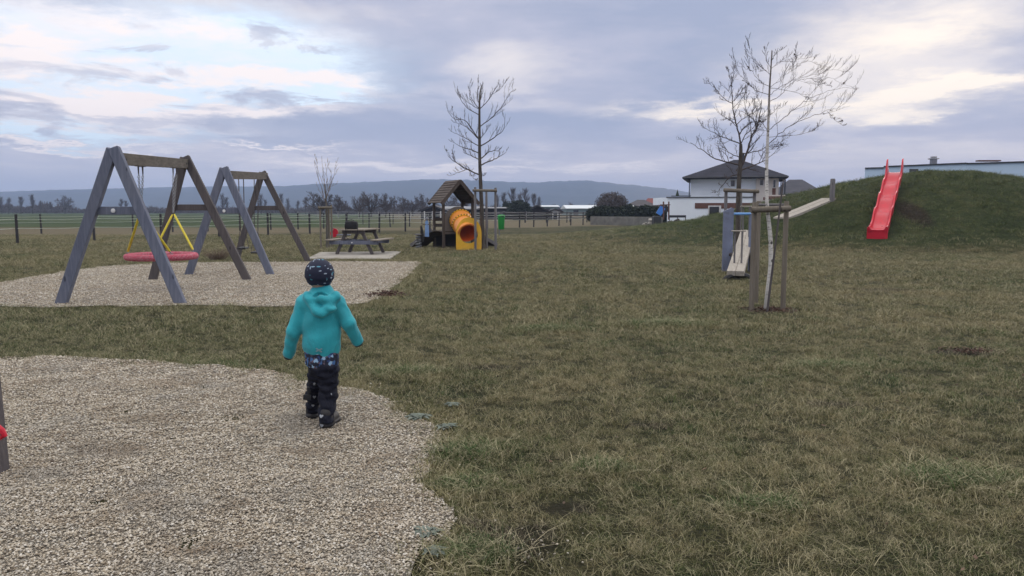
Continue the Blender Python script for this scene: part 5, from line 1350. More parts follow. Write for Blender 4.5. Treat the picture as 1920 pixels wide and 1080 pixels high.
# ================================================================== FENCES OF THE PADDOCKS
def fence(label, pts_px, hgt, tapes, group, post_m, tape_m, r=.055, name='paddock_fence', tr=.012, tv=.02, wob=.03, pl=None, step=None):
    pts = pl if pl is not None else [Vector((G(px, py).x, G(px, py).y, 0)) for px, py in pts_px]
    if step:
        out = []
        for i in range(len(pts) - 1):
            n = max(1, round((pts[i + 1] - pts[i]).length / step)); out += [pts[i].lerp(pts[i + 1], k / n) for k in range(n)]
        pts = out + [pts[-1]]
    root = empty(name, pts[0], label, 'fence', group); o = pts[0]; rs = random.Random(len(pts) * 7 + int(o.y)); tops = []
    for p in pts:
        ln = Vector((rs.gauss(0, wob), rs.gauss(0, wob), hgt * rs.uniform(.95, 1.04))); tops.append(ln); b = MB(); b.tube([p - o + Vector((0, 0, -.2)), p - o + ln], [r * 1.05, r * .95], 7); b.build('post', post_m, root, True)
    for z in tapes:
        b = MB()
        for i in range(len(pts) - 1):
            a = pts[i] - o + tops[i] * (z / hgt); c = pts[i + 1] - o + tops[i + 1] * (z / hgt); sag = rs.uniform(.01, .05)
            md = (a + c) / 2 - Vector((0, 0, sag)); d = (c - a).normalized(); s = d.cross(Vector((0, 0, 1))) * (r + .005)
            sgn = -1 if s.y > 0 else 1
            b.beam(a + s * sgn, md + s * sgn, tr, tv, (0, 0, 1), 0); b.beam(md + s * sgn, c + s * sgn, tr, tv, (0, 0, 1), 0)
        b.build('tape' if tr < .03 else 'rail', tape_m, root)
    return root
TAPE = simple_mat('pale_tape', (.46, .50, .44), .7, 0, .08); RAILW = simple_mat('pale_rail', (.34, .34, .34), .8, 0, .15); RAILD = wood_mat('dark_rail', (.06, .055, .05), (.11, .10, .09), axis=0, knots=False)
FG = 'post and tape fences round the paddocks'
rowA = [(-260, 475), (-110, 466), (33, 457), (177, 452), (302, 448), (411, 445.3), (503, 442), (581, 439), (650, 437), (711, 436), (760, 434), (806, 432.3), (845, 431), (880, 429.5), (914, 428), (974, 426.5), (1000.5, 425.6), (1026, 424.5), (1048, 423.6), (1070, 422.6), (1093, 421.8)]
fence('front fence of dark posts and pale tapes crossing the whole left half', rowA, 1.27, (1.06, .66), FG, M['postgrey'], TAPE, .06)
rowB = [(-90, 439.5), (78, 438), (170, 437.2), (250, 436), (324, 435), (390, 434), (450, 432.4), (508, 431), (559, 430), (607, 428.6), (651, 427.8), (692, 427), (732, 425.8), (768, 424.8), (802, 423.8), (835, 423), (868, 422), (900, 421.3)]
fence('second fence of dark posts and pale tapes just behind the front fence', rowB, 1.25, (1.08, .72), FG, M['postgrey'], TAPE, .055)
def row(Y0, x0, Y1, x1): return [Vector((X(x0, Y0), Y0, 0)), Vector((X(x1, Y1), Y1, 0))]
fence('long low paddock fence with pale rails at the field edge behind the tape fences', None, 1.25, (1.1, .62), FG, M['postgrey'], RAILW, .05, 'paddock_fence', .03, .035, .02, row(78, 560, 100, 1108), 3.6)
fence('white railed riding paddock fence in front of the stable sheds', None, 1.3, (1.2, .8, .4), FG, RAILW, RAILW, .06, 'rail_fence', .035, .06, .01, row(108, 770, 118, 1105), 3.4)
fence('farthest pale rail fence below the spreading orchard trees', None, 1.3, (1.2, .7), FG, RAILW, RAILW, .05, 'rail_fence', .035, .05, .01, row(150, 560, 150, 900), 4.0)
fence('dark board fence among the paddocks right of the litter bin', None, 1.3, (1.15, .85, .55), FG, M['postgrey'], RAILD, .06, 'rail_fence', .035, .12, .01, row(92, 945, 96, 1100), 2.6)

# ================================================================== BUILDINGS
WH = simple_mat('white_render', (.80, .86, .93), .9, 0, .04, .6, .1, 20); CRM = simple_mat('cream_render', (.56, .52, .48), .9, 0, .05, .6); DK = simple_mat('dark_trim', (.022, .024, .032), .5)
GLS = simple_mat('dark_window_glass', (.020, .022, .028), .08, 0, .1, 2, 0, 30, .6); BRN = wood_mat('brown_cladding', (.13, .065, .050), (.20, .11, .085), axis=0, knots=False); FRM = simple_mat('pale_frame', (.62, .62, .63), .6)
def roof_mat(name, c, ang=0.0):
    m = bpy.data.materials.new(name); m.use_nodes = True; B = NB(m.node_tree); p = B.n['Principled BSDF']
    co = B.new('ShaderNodeTexCoord').outputs['Object']; x, y, z = B.sep(co)[:3]
    w = B.m('FRACT', B.m('MULTIPLY', z, 5.2)); cl = B.m('FRACT', B.m('MULTIPLY', B.m('ADD', x, y), 3.2)); n = B.noise(co, .8, 5, .6)
    c2 = B.mix(B.mr(w, .0, .35, .75, 0), B.ramp(n, [(.3, tuple(q * .8 for q in c)), (.7, tuple(q * 1.25 for q in c))]), tuple(q * .25 for q in c)); c2 = B.mix(B.mr(cl, 0, .12, .35, 0), c2, tuple(q * .4 for q in c))
    B.put(p.inputs['Base Color'], c2); p.inputs['Roughness'].default_value = .85; p.inputs['Specular IOR Level'].default_value = .12; B.put(p.inputs['Normal'], B.bump(w, .8, .03)); return m
def boxpx(b, px0, px1, py0, py1, Y, dep, z0=None):
    x0, x1 = X(px0, Y), X(px1, Y); zt = P(0, py0, Y).z; zb = P(0, py1, Y).z if z0 is None else z0
    return Vector(((x0 + x1) / 2, Y + dep / 2, (zt + zb) / 2)), (abs(x1 - x0), dep, zt - zb)
def white_house():
    Y = 82.0; o = Vector((X(1374, Y), Y, 0)); root = empty('house', o, 'two storey white house with a dark hipped tile roof and a flat roofed white annex', 'house')
    def bx(nm, px0, px1, py0, py1, YY, dep, m, par=root, z0=None, bev=0):
        c, s = boxpx(None, px0, px1, py0, py1, YY, dep, z0); b = MB(); b.box(c - o, s, None, bev); q = b.build(nm, m, par); spin(q, 0 if YY > 80 else 1); return q
    def spin(q, k):
        pv, a = ((Vector((0, 0, 0)), R(-15.5)), (Vector((X(1330, 70), 70, 0)) - o, R(-14)))[k]; Rm = Matrix.Rotation(a, 3, 'Z')
        for v in q.data.vertices: v.co = pv + Rm @ (v.co - pv)
    wall = bx('wall', 1294, 1414, 331, 420, Y, 9, WH, z0=-.3)
    bay = bx('bay_wall', 1414.2, 1454, 331, 420, Y - .5, 8, CRM, z0=-.3)
    # hip roof
    ez = P(0, 331.5, Y).z; rz = P(0, 299.5, Y + 4).z; x0, x1 = X(1280.5, Y), X(1466, Y); y0, y1 = Y - 1.3, Y + 10; xm0, xm1 = X(1372, Y), X(1384, Y); ym = (y0 + y1) / 2
    v = [(x0, y0, ez), (x1, y0, ez), (x1, y1, ez), (x0, y1, ez), (xm0, ym, rz), (xm1, ym, rz)]; v = [Vector(q) - o for q in v] + [Vector(q) - o - Vector((0, 0, .22)) for q in v[:4]]
    rf = mesh_obj('roof', v, [(0, 1, 5, 4), (1, 2, 5), (2, 3, 4, 5), (3, 0, 4), (0, 6, 7, 1), (1, 7, 8, 2), (2, 8, 9, 3), (3, 9, 6, 0), (6, 9, 8, 7)], roof_mat('dark_roof_tile', (.034, .034, .046)), root); spin(rf, 0)
    b = MB(); b.tube([Vector((x0 - .05, y0 - .05, ez - .1)) - o, Vector((x1 + .05, y0 - .05, ez - .1)) - o], .08, 6); spin(b.build('gutter', DK, rf), 0)
    for px in (1292.5, 1455.5):
        b = MB(); sx = X(px, Y - .1); b.tube([Vector((sx + (-.3 if px < 1400 else .5), y0 - .02, ez - .15)) - o, Vector((sx, Y - .12 - (.5 if px > 1400 else 0), ez - .6)) - o, Vector((sx, Y - .12 - (.5 if px > 1400 else 0), 2.0)) - o], .055, 6); spin(b.build('downpipe', DK, root), 0)
    b = MB(); c = Vector((X(1386, Y), ym + .2, rz + .15)); b.box(c - o, (.6, .6, 1.2), None, .02); spin(b.build('chimney', DK, rf), 0)
    for (px0, px1, py0, py1, YY) in ((1367, 1375, 338, 350, Y), (1421, 1428, 337, 348.5, Y - .5), (1432, 1437, 337, 348, Y - .5), (1444.5, 1449.5, 337.5, 353, Y - .5)):
        w = bx('window', px0, px1, py0, py1, YY - .05, .12, FRM); pn = bx('pane', px0 + .7, px1 - .7, py0 + .8, py1 - .8, YY - .075, .03, GLS, w)
    bx('door_panel', 1443.5, 1449.5, 353.3, 368, Y - .56, .08, BRN)
    # annex
    YA = 70.0; bx('annex_wall', 1251, 1408, 370.5, 420, YA, 7, WH, z0=-.3); bx('annex_parapet', 1249, 1408.6, 369, 370.4, YA - .1, 7.2, DK)
    bx('annex_side', 1408.3, 1437, 366, 420, YA + 5, 5, CRM, z0=-.3); bx('annex_side', 1408.3, 1455, 368.5, 374, YA + 4.7, 6, BRN)
    bx('band', 1302, 1407.8, 380.5, 391, YA - .05, .06, BRN)
    g = bx('garage_frame', 1326.5, 1350, 385.5, 412, YA - .12, .15, FRM, z0=-.2); bx('garage_opening', 1329, 1346.5, 387.5, 412, YA - .16, .05, GLS, g, z0=-.2)
    bx('roof_railing', 1255, 1291, 366.5, 368, YA + .6, .4, DK); 
    b = MB(); b.lathe([(.17, 0), (.12, .2), (.06, .4), (.001, .6)], Vector((X(1268, YA + .8), YA + .8, P(0, 367, YA).z)) - o, 8); b.build('potted_conifer', simple_mat('conifer_green', (.02, .035, .02), .9), root, True)
white_house()
def hip_house(label, Y, px0, px1, pe, pk, ppx, dep, wallm, roofc, name='house'):
    o = Vector((X((px0 + px1) / 2, Y), Y, 0)); root = empty(name, o, label, 'house'); ez = P(0, pe, Y).z; rz = P(0, pk, Y).z; x0, x1 = X(px0, Y), X(px1, Y); xm = X(ppx, Y)
    b = MB(); b.box(Vector(((x0 + x1) / 2, Y + dep / 2, ez / 2)) - o, (x1 - x0 - 1.0, dep - 1.0, ez + .1)); b.build('wall', wallm, root)
    v = [(x0, Y, ez), (x1, Y, ez), (x1, Y + dep, ez), (x0, Y + dep, ez), (xm - .8, Y + dep * .45, rz), (xm + .8, Y + dep * .45, rz)]; v = [Vector(q) - o for q in v] + [Vector(q) - o - Vector((0, 0, .2)) for q in v[:4]]
    mesh_obj('roof', v, [(0, 1, 5, 4), (1, 2, 5), (2, 3, 4, 5), (3, 0, 4), (0, 6, 7, 1), (1, 7, 8, 2), (2, 8, 9, 3), (3, 9, 6, 0), (6, 9, 8, 7)], roof_mat(name + '_tile', roofc), root); root.rotation_euler.z = -math.atan((((px0 + px1) / 2) - CX) / FOC)
    return root, o
h2, o2 = hip_house('neighbouring house showing only its broad dark hipped roof behind the mound', 95, 1442, 1542, 364, 333.5, 1487, 12, CRM, (.075, .075, .090))
b = MB(); b.tube([Vector((X(1470, 94.8), 94.8, P(0, 372, 94.8).z)) - o2, Vector((X(1470, 94.8), 94.8, P(0, 336, 94.8).z)) - o2], .10, 6); b.build('flue', DK, h2)
hip_house('distant brownish house with a grey roof behind the dark hedge', 170, 1170, 1232, 386, 374, 1200, 12, CRM, (.085, .078, .080))
hip_house('distant house with a rounded reddish roof left of the white house', 185, 1202, 1242, 384, 371, 1219, 12, CRM, (.20, .070, .060))
b = MB(); c, s = boxpx(None, 1236, 1252, 370.5, 384, 160, 8); b.box(c, s); o = b.build('white_shed', WH); tag(o, 'small white block peeking out left of the white annex', 'shed')
def long_hall():
    o = Vector((36, 70, 0)); root = empty('hall', o, 'long flat roofed pale blue hall behind the mound with dark roof edge', 'hall')
    Y0, Y1 = 74.0, 62.0; segs = [((1615, Y0), (1650, 73.2), 316.5), ((1650.4, 73.2), (1803, 68), 313.5), ((1803.4, 68), (2300, 58), 308.0)]
    for (a, c, top) in segs:
        xa, xc = X(a[0], a[1]), X(c[0], c[1]); z = P(0, top, a[1]).z; A = Vector((xa, a[1], 0)); Cc = Vector((xc, c[1], 0)); n = (Cc - A).normalized(); q = Vector((-n.y, n.x, 0))
        b = MB(); b.prism([A - o, Cc - o, Cc + q * 14 - o, A + q * 14 - o], (0, 0, 0), (0, 0, z)); b.build('wall', BW, root)
        b = MB(); b.prism([A - q * .12 - o + Vector((0, 0, z + .003)), Cc - q * .12 - o + Vector((0, 0, z + .003)), Cc + q * 14.1 - o + Vector((0, 0, z + .003)), A + q * 14.1 - o + Vector((0, 0, z + .003))], (0, 0, 0), (0, 0, .11)); b.build('roof_edge', DK, root)
    c = P(1750, 306, 72) - o; b = MB(); b.box(c, (.45, .45, .9), None, .01); st_ = b.build('chimney', M['steel'], root); b = MB(); b.box(c + Vector((0, 0, .40)), (.7, .7, .08), None, .01); b.box(c + Vector((0, 0, .55)), (.4, .4, .12), None, .01); b.build('cap', M['steel'], st_)
    c, s = boxpx(None, 1698, 1712, 316.8, 325, 70.2, .25); b = MB(); b.box(c - o - Vector((0, .2, 0)), s); b.build('window', GLS, root)
    c, s = boxpx(None, 1866, 1908, 303.5, 306, 66, .6); b = MB(); b.box(c - o + Vector((0, 3, .35)), s); b.build('roof_box', BRN, root)
BW = simple_mat('pale_blue_render', (.50, .64, .80), .9, 0, .04, .5)
long_hall()
# stables and halls across the paddocks
SD = wood_mat('stable_board', (.022, .018, .018), (.045, .036, .034), axis=0, knots=False); SR = simple_mat('grey_sheet_roof', (.20, .205, .215), .6, 0, .1, .5)
def shed(label, Y, px0, px1, pe, pk, dep, wm, rm, name='stable', gable=False, posts=0, cat='stable'):
    x0, x1 = X(px0, Y), X(px1, Y); o = Vector(((x0 + x1) / 2, Y, 0)); root = empty(name, o, label, cat); ez = P(0, pe, Y).z; rz = P(0, pk, Y).z; w = (x1 - x0) / 2
    b = MB(); b.box((0, dep / 2, ez / 2), (2 * w, dep, ez)); b.build('wall', wm, root)
    b = MB()
    if gable: b.prism([(-w - .5, -.4, ez - .1), (0, -.4, rz), (w + .5, -.4, ez - .1), (w + .5, -.4, ez + .1), (0, -.4, rz + .22), (-w - .5, -.4, ez + .1)], (0, 0, 0), (0, dep + .8, 0)); g = MB(); g.prism([(-w, 0.002, ez + .002), (w, 0.002, ez + .002), (0, 0.002, rz - .02)], (0, 0, 0), (0, .2, 0)); g.build('gable', wm, root)
    else: b.prism([(-w - .6, -.8, ez + .003), (-w - .6, -.8, ez + .15), (-w - .6, dep * .5, rz), (-w - .6, dep + .5, ez + .15), (-w - .6, dep + .5, ez + .003)], (0, 0, 0), (2 * w + 1.2, 0, 0))
    b.build('roof', rm, root)
    for k in range(posts):
        p = MB(); p.box((-w + (k + .5) * 2 * w / posts, -.7, ez / 2), (.18, .18, ez)); p.build('post', FRM, root)
    n = max(1, int(2 * w / 4.5))
    for k in range(n):
        p = MB(); p.box((-w + (k + .5) * 2 * w / n, -.03, ez * .42), (1.5, .06, ez * .8)); p.build('door', GLS, root)
    return root
DR = simple_mat('dark_sheet_roof', (.030, .028, .032), .7, 0, .15, .5); PT = simple_mat('pale_green_hall', (.20, .27, .27), .8, 0, .08, .3); PR = simple_mat('pale_hall_roof', (.60, .64, .66), .6, 0, .05, .3)
shed('low dark stable with a small gable, seen through the playhouse posts', 128, 790, 835, 396, 387, 8, SD, DR, 'stable', True, 3)
shed('long dark stable with a pale roof behind the playhouse', 134, 822, 905, 393, 386.5, 10, SD, SR)
shed('long low dark stable with a pale roof edge beside the dark round shrub', 130, 903, 968, 391.5, 388, 9, SD, SR)
shed('dark gabled wooden barn right of the round dark shrub', 122, 984, 1030, 399, 386.5, 10, SD, DR, 'barn', True, 0, 'barn')
shed('dark open shelter with thin posts right of the gabled barn', 126, 1031, 1050, 397, 393.5, 5, FRM, DR, 'shelter', True, 2, 'shelter')
shed('pale green hall with a white roof seen left of the bare round bush', 230, 1064, 1125, 391.5, 384, 25, PT, PR, 'hall', False, 0, 'hall')
shed('second pale flat hall farther behind the barn', 280, 1008, 1046, 388, 384.5, 20, PT, PR, 'hall', False, 0, 'hall')
shed('small white roofed shed behind the hedge', 150, 1156, 1184, 388.5, 385, 6, PT, PR, 'shed', False, 3, 'shed')
# white van near the stables
def van():
    Y = 330; o = Vector((X(784, Y), Y, 0)); root = empty('van', o, 'small white van parked by the stables left of the playhouse', 'van'); s = 1.0
    b = MB(); b.prism([(-2.1, -.8, .35), (2.1, -.8, .35), (2.15, -.8, 1.0), (1.6, -.8, 1.15), (1.1, -.8, 1.85), (-2.1, -.8, 1.9)], (0, 0, 0), (0, 1.6, 0)); b.build('body', simple_mat('white_car_paint', (.72, .74, .76), .35), root)
    b = MB(); b.prism([(.45, -.815, 1.12), (1.45, -.815, 1.12), (1.05, -.815, 1.72), (.45, -.815, 1.72)], (0, 0, 0), (0, .03, 0)); b.build('window', GLS, root)
    for x in (-1.3, 1.35):
        b = MB(); b.lathe([(.001, -.1), (.3, -.1), (.33, -.05), (.33, .08), (.001, .1)], (x, -.78, .33), 14, Matrix(((1, 0, 0), (0, 0, -1), (0, 1, 0)))); b.build('wheel', M['black'], root, True)
van()
# retaining wall, hedge, heaps by the white annex
b = MB(); a, c = Vector((X(1108, 80), 80, 0)), Vector((X(1240, 72), 72, 0)); b.beam(a + Vector((0, 0, .38)), c + Vector((0, 0, .38)), .3, .95, (0, 0, 1), .02); o = b.build('garden_wall', simple_mat('grey_block_wall', (.17, .165, .15), .9, 0, .25, 2, .4, 10)); tag(o, 'low grey garden wall below the dark hedge', 'wall')
def leaf_mass(name, label, cat, boxes, n, m, size, seed, kind=None, core=None):
    rs = np.random.default_rng(seed); vs = []; 
    for (c, r, w) in boxes:
        k = int(n * w); u = rs.normal(size=(k, 3)); u /= np.linalg.norm(u, axis=1)[:, None]; rad = rs.uniform(.55, 1.0, k) ** .5
        p = np.array(c) + u * np.array(r) * rad[:, None] * (1 + .12 * np.sin(u[:, :1] * 7 + u[:, 1:2] * 9)); p = p[p[:, 2] > .02]; vs.append(p)
    p = np.concatenate(vs); k = len(p); a = rs.normal(size=(k, 3)); a /= np.linalg.norm(a, axis=1)[:, None]; b_ = np.cross(a, rs.normal(size=(k, 3))); b_ /= np.linalg.norm(b_, axis=1)[:, None]; s = size * rs.uniform(.6, 1.4, k)[:, None]
    V = np.stack([p - a * s, p + b_ * s * .6, p + a * s, p - b_ * s * .6], 1).reshape(-1, 3); me = bpy.data.meshes.new(name)
    me.vertices.add(len(V)); me.vertices.foreach_set('co', V.astype(np.float32).ravel()); me.loops.add(4 * k); me.loops.foreach_set('vertex_index', np.arange(4 * k, dtype=np.int32)); me.polygons.add(k); me.polygons.foreach_set('loop_start', np.arange(0, 4 * k, 4, dtype=np.int32)); me.update(calc_edges=True); me.materials.append(m)
    return link(bpy.data.objects.new(name, me))
LG = simple_mat('conifer_leaf', (.022, .032, .020), .9, 0, .3, 1.2); LB = simple_mat('bare_twig_mass', (.095, .078, .072), .95, 0, .25, 1.0)
def bush(name, label, cat, px, Y, hw, h, m, n, size, seed, stem=BK):
    x = X(px, Y); root = empty(name, (x, Y, hz_(x, Y)), label, cat)
    f = leaf_mass('foliage', None, None, [((0, 0, h * .52), (hw, hw * .8, h * .50), .6), ((-hw * .3, 0, h * .4), (hw * .6, hw * .6, h * .36), .2), ((hw * .35, .1, h * .45), (hw * .55, hw * .6, h * .38), .2)], n, m, size, seed); f.parent = root
    b = MB(); b.tube([(0, 0, -.1), (0, 0, h * .5)], [.1, .04], 6); b.build('stem', stem, root); return root
hb = []
for i in range(9):
    k = (i + .5) / 9; p = Vector((X(1112, 82), 82, 0)).lerp(Vector((X(1252, 75), 75, 0)), k); hb.append(((p.x, p.y, 1.0 + .10 * math.sin(i * 2.1)), (1.15, .9, .86 + .12 * math.sin(i * 3.3)), 1 / 9))
hd = leaf_mass('hedge', None, None, hb, 26000, LG, .12, 4); tag(hd, 'long dark evergreen hedge above the low grey garden wall', 'hedge')
bush('bush', 'large rounded bare twiggy bush behind the hedge', 'bush', 1146, 118, 2.5, 4.1, LB, 15000, .09, 5)
bush('shrub', 'rounded dark evergreen shrub between the stable and the barn', 'shrub', 973, 119, 1.85, 2.9, LG, 9000, .13, 6)
bush('shrub', 'small dark evergreen shrub left of the round shrub by the stable', 'shrub', 952, 140, 1.1, 3.0, LG, 3000, .14, 7)
RK = simple_mat('pale_rubble', (.34, .32, .29), .9, 0, .35, 3, .4, 8)
def heap(label, px, Y, w, h, m, seed, cat='rock pile', name='rock_pile'):
    rs = random.Random(seed); o = Vector((X(px, Y), Y, 0)); b = MB()
    for i in range(46):
        t = rs.random() ** .6; a = rs.uniform(0, 6.28); x, y = math.cos(a) * w * t, math.sin(a) * w * .5 * t; z = h * (1 - t) * rs.uniform(.6, 1)
        s = rs.uniform(.12, .3); b.box((x, y, z + s * .2), (s * rs.uniform(1, 1.6), s * 1.2, s * .8), Euler((rs.uniform(-.5, .5), rs.uniform(-.5, .5), rs.uniform(0, 3))).to_matrix(), s * .15)
    ob = b.build(name, m); ob.location = (o.x, o.y, hz_(o.x, o.y)); tag(ob, label, cat)
heap('heap of pale rubble stones in front of the dark hedge', 1220, 64, 1.0, .75, RK, 1)
DM = simple_mat('dark_soil', (.045, .035, .032), .95, 0, .3, 4, .4, 9)
heap('heap of dark soil in front of the white annex wall', 1262, 62, 1.6, .75, DM, 2, 'soil heap', 'soil_heap')
b = MB(); c, s = boxpx(None, 1225, 1239, 409, 419, 60.5, .9); b.box((0, 0, s[2] / 2), (s[0], s[1], s[2] + .3), None, .03); o = b.build('crate', simple_mat('dark_crate', (.03, .032, .035), .7, 0, .2, 4)); o.location = (c.x, c.y, c.z - s[2] / 2); tag(o, 'dark box standing on the rubble by the hedge end', 'crate')
b = MB(); c, s = boxpx(None, 1254, 1285, 403.5, 408, 66, .1); b.box((0, 0, 0), s, None, .01); 
for dx_ in (-.48, 0, .48): b.box((dx_ * s[0], .06, -.45), (.06, .06, .9))
o = b.build('barrier', DK); o.location = c; tag(o, 'low dark barrier rail against the white annex wall', 'barrier')
def garden_slide():
    o = Vector((X(1241, 68), 68, 0)); root = empty('garden_slide', o, 'small garden climbing frame with a blue slide left of the white annex', 'climbing frame')
    def W(px, py, Y=68): return P(px, py, Y) - o
    BS = simple_mat('blue_slide', (.06, .22, .66), .4); b = MB(); b.beam(W(1234.5, 402), W(1243, 388.5), .5, .1, (0, 1, 0)); b.build('slide', BS, root)
    for px in (1244, 1254):
        for dy in (0, 1): b = MB(); b.beam(W(px, 412, 68 + dy), W(px, 378, 68 + dy), .11, .11, (0, 1, 0)); b.build('post', BRN, root)
    b = MB(); b.box(W(1249, 392) + Vector((0, .5, 0)), (.6, 1, .5)); b.build('panel', DK, root); b = MB(); b.box(W(1249, 384) + Vector((0, .5, 0)), (.7, 1.1, .08)); b.build('roof_board', BRN, root)
garden_slide()

# ================================================================== FAR TREES
def field_tree(h, spread, seed, style):
    rs = random.Random(seed); t = MB(); c = MB(); rm = .022
    if style == 'poplar':
        n = 9; pts = [Vector((rs.gauss(0, .05) * i, rs.gauss(0, .05) * i, h * i / n * .97)) for i in range(n + 1)]; rad = [.20 * (1 - i / (n + .5)) + .02 for i in range(n + 1)]; t.tube(pts, rad, 6)
        for k in range(90):
            q = rs.uniform(.28, .98); i = min(n - 1, int(q * n)); p = pts[i].lerp(pts[i + 1], q * n - i); a = rs.uniform(0, 6.28); L = spread * (.25 + .75 * math.sin(math.pi * min(1, (q - .1)))) * rs.uniform(.6, 1.1)
            grow(c, p, Vector((math.cos(a) * .55, math.sin(a) * .55, .9)), L * 1.3, .05 * (1.2 - q), 2, rs, .35, .15, 3, (20, 50), (3, 5), (4, 3, 3, 3), .45, rm)
    else:
        hf = h * rs.uniform(.20, .30); t.tube([(0, 0, -.1), (rs.gauss(0, .1), 0, hf * .5), (rs.gauss(0, .15), 0, hf)], [.30, .24, .22], 7); top = t.v[-1]; top = Vector((0, 0, hf * .95))
        for k in range(7):
            a = k * .9 + rs.uniform(-.3, .3); e = rs.uniform(.5, 1.1); grow(c, top, Vector((math.cos(a) * e, math.sin(a) * e, .85)), (h - hf) * rs.uniform(.75, .95), .16, 3, rs, .20, .2, 4, (25, 60), (5, 8), (5, 4, 3, 3), .58, rm)
        for k in range(2): grow(c, top, Vector((rs.gauss(0, .2), rs.gauss(0, .2), 1)), (h - hf) * .9, .15, 3, rs, .2, .18, 4, (25, 60), (5, 8), (5, 4, 3, 3), .58, rm)
    root = bpy.data.objects.new('field_tree' if style != 'poplar' else 'poplar', None); COL.objects.link(root); t.build('trunk', FB, root); c.build('crown', FT, root); return root
protoS = [field_tree(8, 4, 100 + i, 'spread') for i in range(3)]; protoP = [field_tree(9, 2.0, 200 + i, 'poplar') for i in range(3)]
used_p = set(); TREES = []
def place(kind, px, top, Y, label, group, sx=1.0):
    pr = (protoS if kind == 's' else protoP); k = len(TREES) % 3; src = pr[k]; h0 = 8 if kind == 's' else 9
    if src.name in used_p: o = copy_tree(src)
    else: o = src; used_p.add(src.name)
    H = P(0, top, Y).z; s = H / h0; o.location = (X(px, Y), Y, 0); o.scale = (s * sx, s * sx, s); o.rotation_euler = (0, 0, (px * 1.7) % 6.28); TREES.append(o); tag(o, label, 'tree', group)
GO = 'spreading bare trees beyond the paddocks'
for (px, top, Y, lab, sx) in ((605, 362, 175, 'broad bare tree directly behind the small sapling', 1.2), (636, 369, 185, 'bare tree just right of the sapling, beyond the paddocks', .9), (675, 369, 165, 'dark spreading bare tree at the left of the three orchard trees', .95), (697, 361.5, 170, 'tallest spreading bare tree, middle of the three orchard trees', 1.15), (724, 366, 168, 'spreading bare tree at the right of the three orchard trees', 1.0),
        (757, 370, 200, 'smaller bare tree between the orchard trees and the playhouse', .9), (775, 374, 205, 'low bushy bare tree just left of the playhouse', 1.2), (792, 366, 215, 'slim bare tree directly left of the playhouse roof', .8), (848, 367, 210, 'bare tree seen through the playhouse under its roof', .9), (872, 370, 220, 'bare tree behind the right post of the playhouse', .9)):
    place('s', px, top, Y, lab, GO, sx)
GP = 'slim tall bare trees behind the stables'
for (px, top, Y, lab) in ((932, 368, 240, 'slim bare tree behind the litter bin'), (945, 364, 240, 'first slim bare tree above the long stable'), (962, 356, 235, 'tallest slim bare tree above the round dark shrub'), (974, 366, 240, 'lower slim bare tree between the two tallest ones above the stable'), (986, 357, 235, 'tall slim bare tree above the gabled barn'), (1002, 366, 245, 'shorter slim bare tree right above the gabled barn'), (1010, 372, 250, 'smallest slim bare tree at the right end of the stable row')):
    place('p', px, top, Y, lab, GP)
rs = random.Random(4)
GL = 'slim bare trees in the far treeline'
for (px, top) in ((-60, 371), (-30, 368), (8, 371), (21, 373), (44, 371), (66, 367), (80, 378), (100, 380), (126, 369), (231, 375), (240, 378), (420, 366), (428, 372), (478, 372), (492, 366), (500, 376), (530, 366), (542, 374), (560, 378), (575, 372), (590, 380), (520, 380), (650, 378), (740, 378), (820, 376)):
    place('p' if px != 126 else 's', px, top, rs.uniform(330, 380), 'slim bare tree in the far hazy treeline at the edge of the green field', GL)
# low far woodland edge reads as one brown mass
def woods():
    rs = np.random.default_rng(9); P_ = []
    for (p0, p1, top, n, Y) in ((-300, 140, 381, 15000, 400), (140, 580, 391, 9000, 430), (580, 1110, 386, 16000, 330), (240, 580, 387, 5000, 400)):
        px = rs.uniform(p0, p1, n); y = Y + rs.uniform(-15, 25, n); env = .65 + .35 * nz(px, px * 0, int(Y), 40, 3); env = np.clip(env, .25, 1.1)
        h = (HORIZ - top) / FOC * Y + 1.4; b = rs.uniform(0, 1, n) ** 1.3 * h * env; P_.append(np.stack([(px - CX) / FOC * y, y, b, np.full(n, h)], 1))
    q = np.concatenate(P_); k = len(q); L = rs.uniform(.6, 1.9, k); ang = rs.normal(0, .35, k); w = rs.uniform(.03, .07, k)
    dx_, dz_ = np.sin(ang) * L, np.cos(ang) * L; p = q[:, :3]; V = np.stack([p + np.stack([-w, 0 * w, 0 * w], 1), p + np.stack([w, 0 * w, 0 * w], 1), p + np.stack([dx_ + w * .4, rs.normal(0, .3, k), dz_], 1), p + np.stack([dx_ - w * .4, rs.normal(0, .3, k), dz_], 1)], 1).reshape(-1, 3)
    me = bpy.data.meshes.new('woods'); me.vertices.add(len(V)); me.vertices.foreach_set('co', V.astype(np.float32).ravel()); me.loops.add(4 * k); me.loops.foreach_set('vertex_index', np.arange(4 * k, dtype=np.int32)); me.polygons.add(k); me.polygons.foreach_set('loop_start', np.arange(0, 4 * k, 4, dtype=np.int32)); me.update(calc_edges=True); me.materials.append(FT)
    o = link(bpy.data.objects.new('woods', me)); tag(o, 'low brown mass of bare scrub and woodland at the far edge of the fields', None, None, 'stuff')
woods()

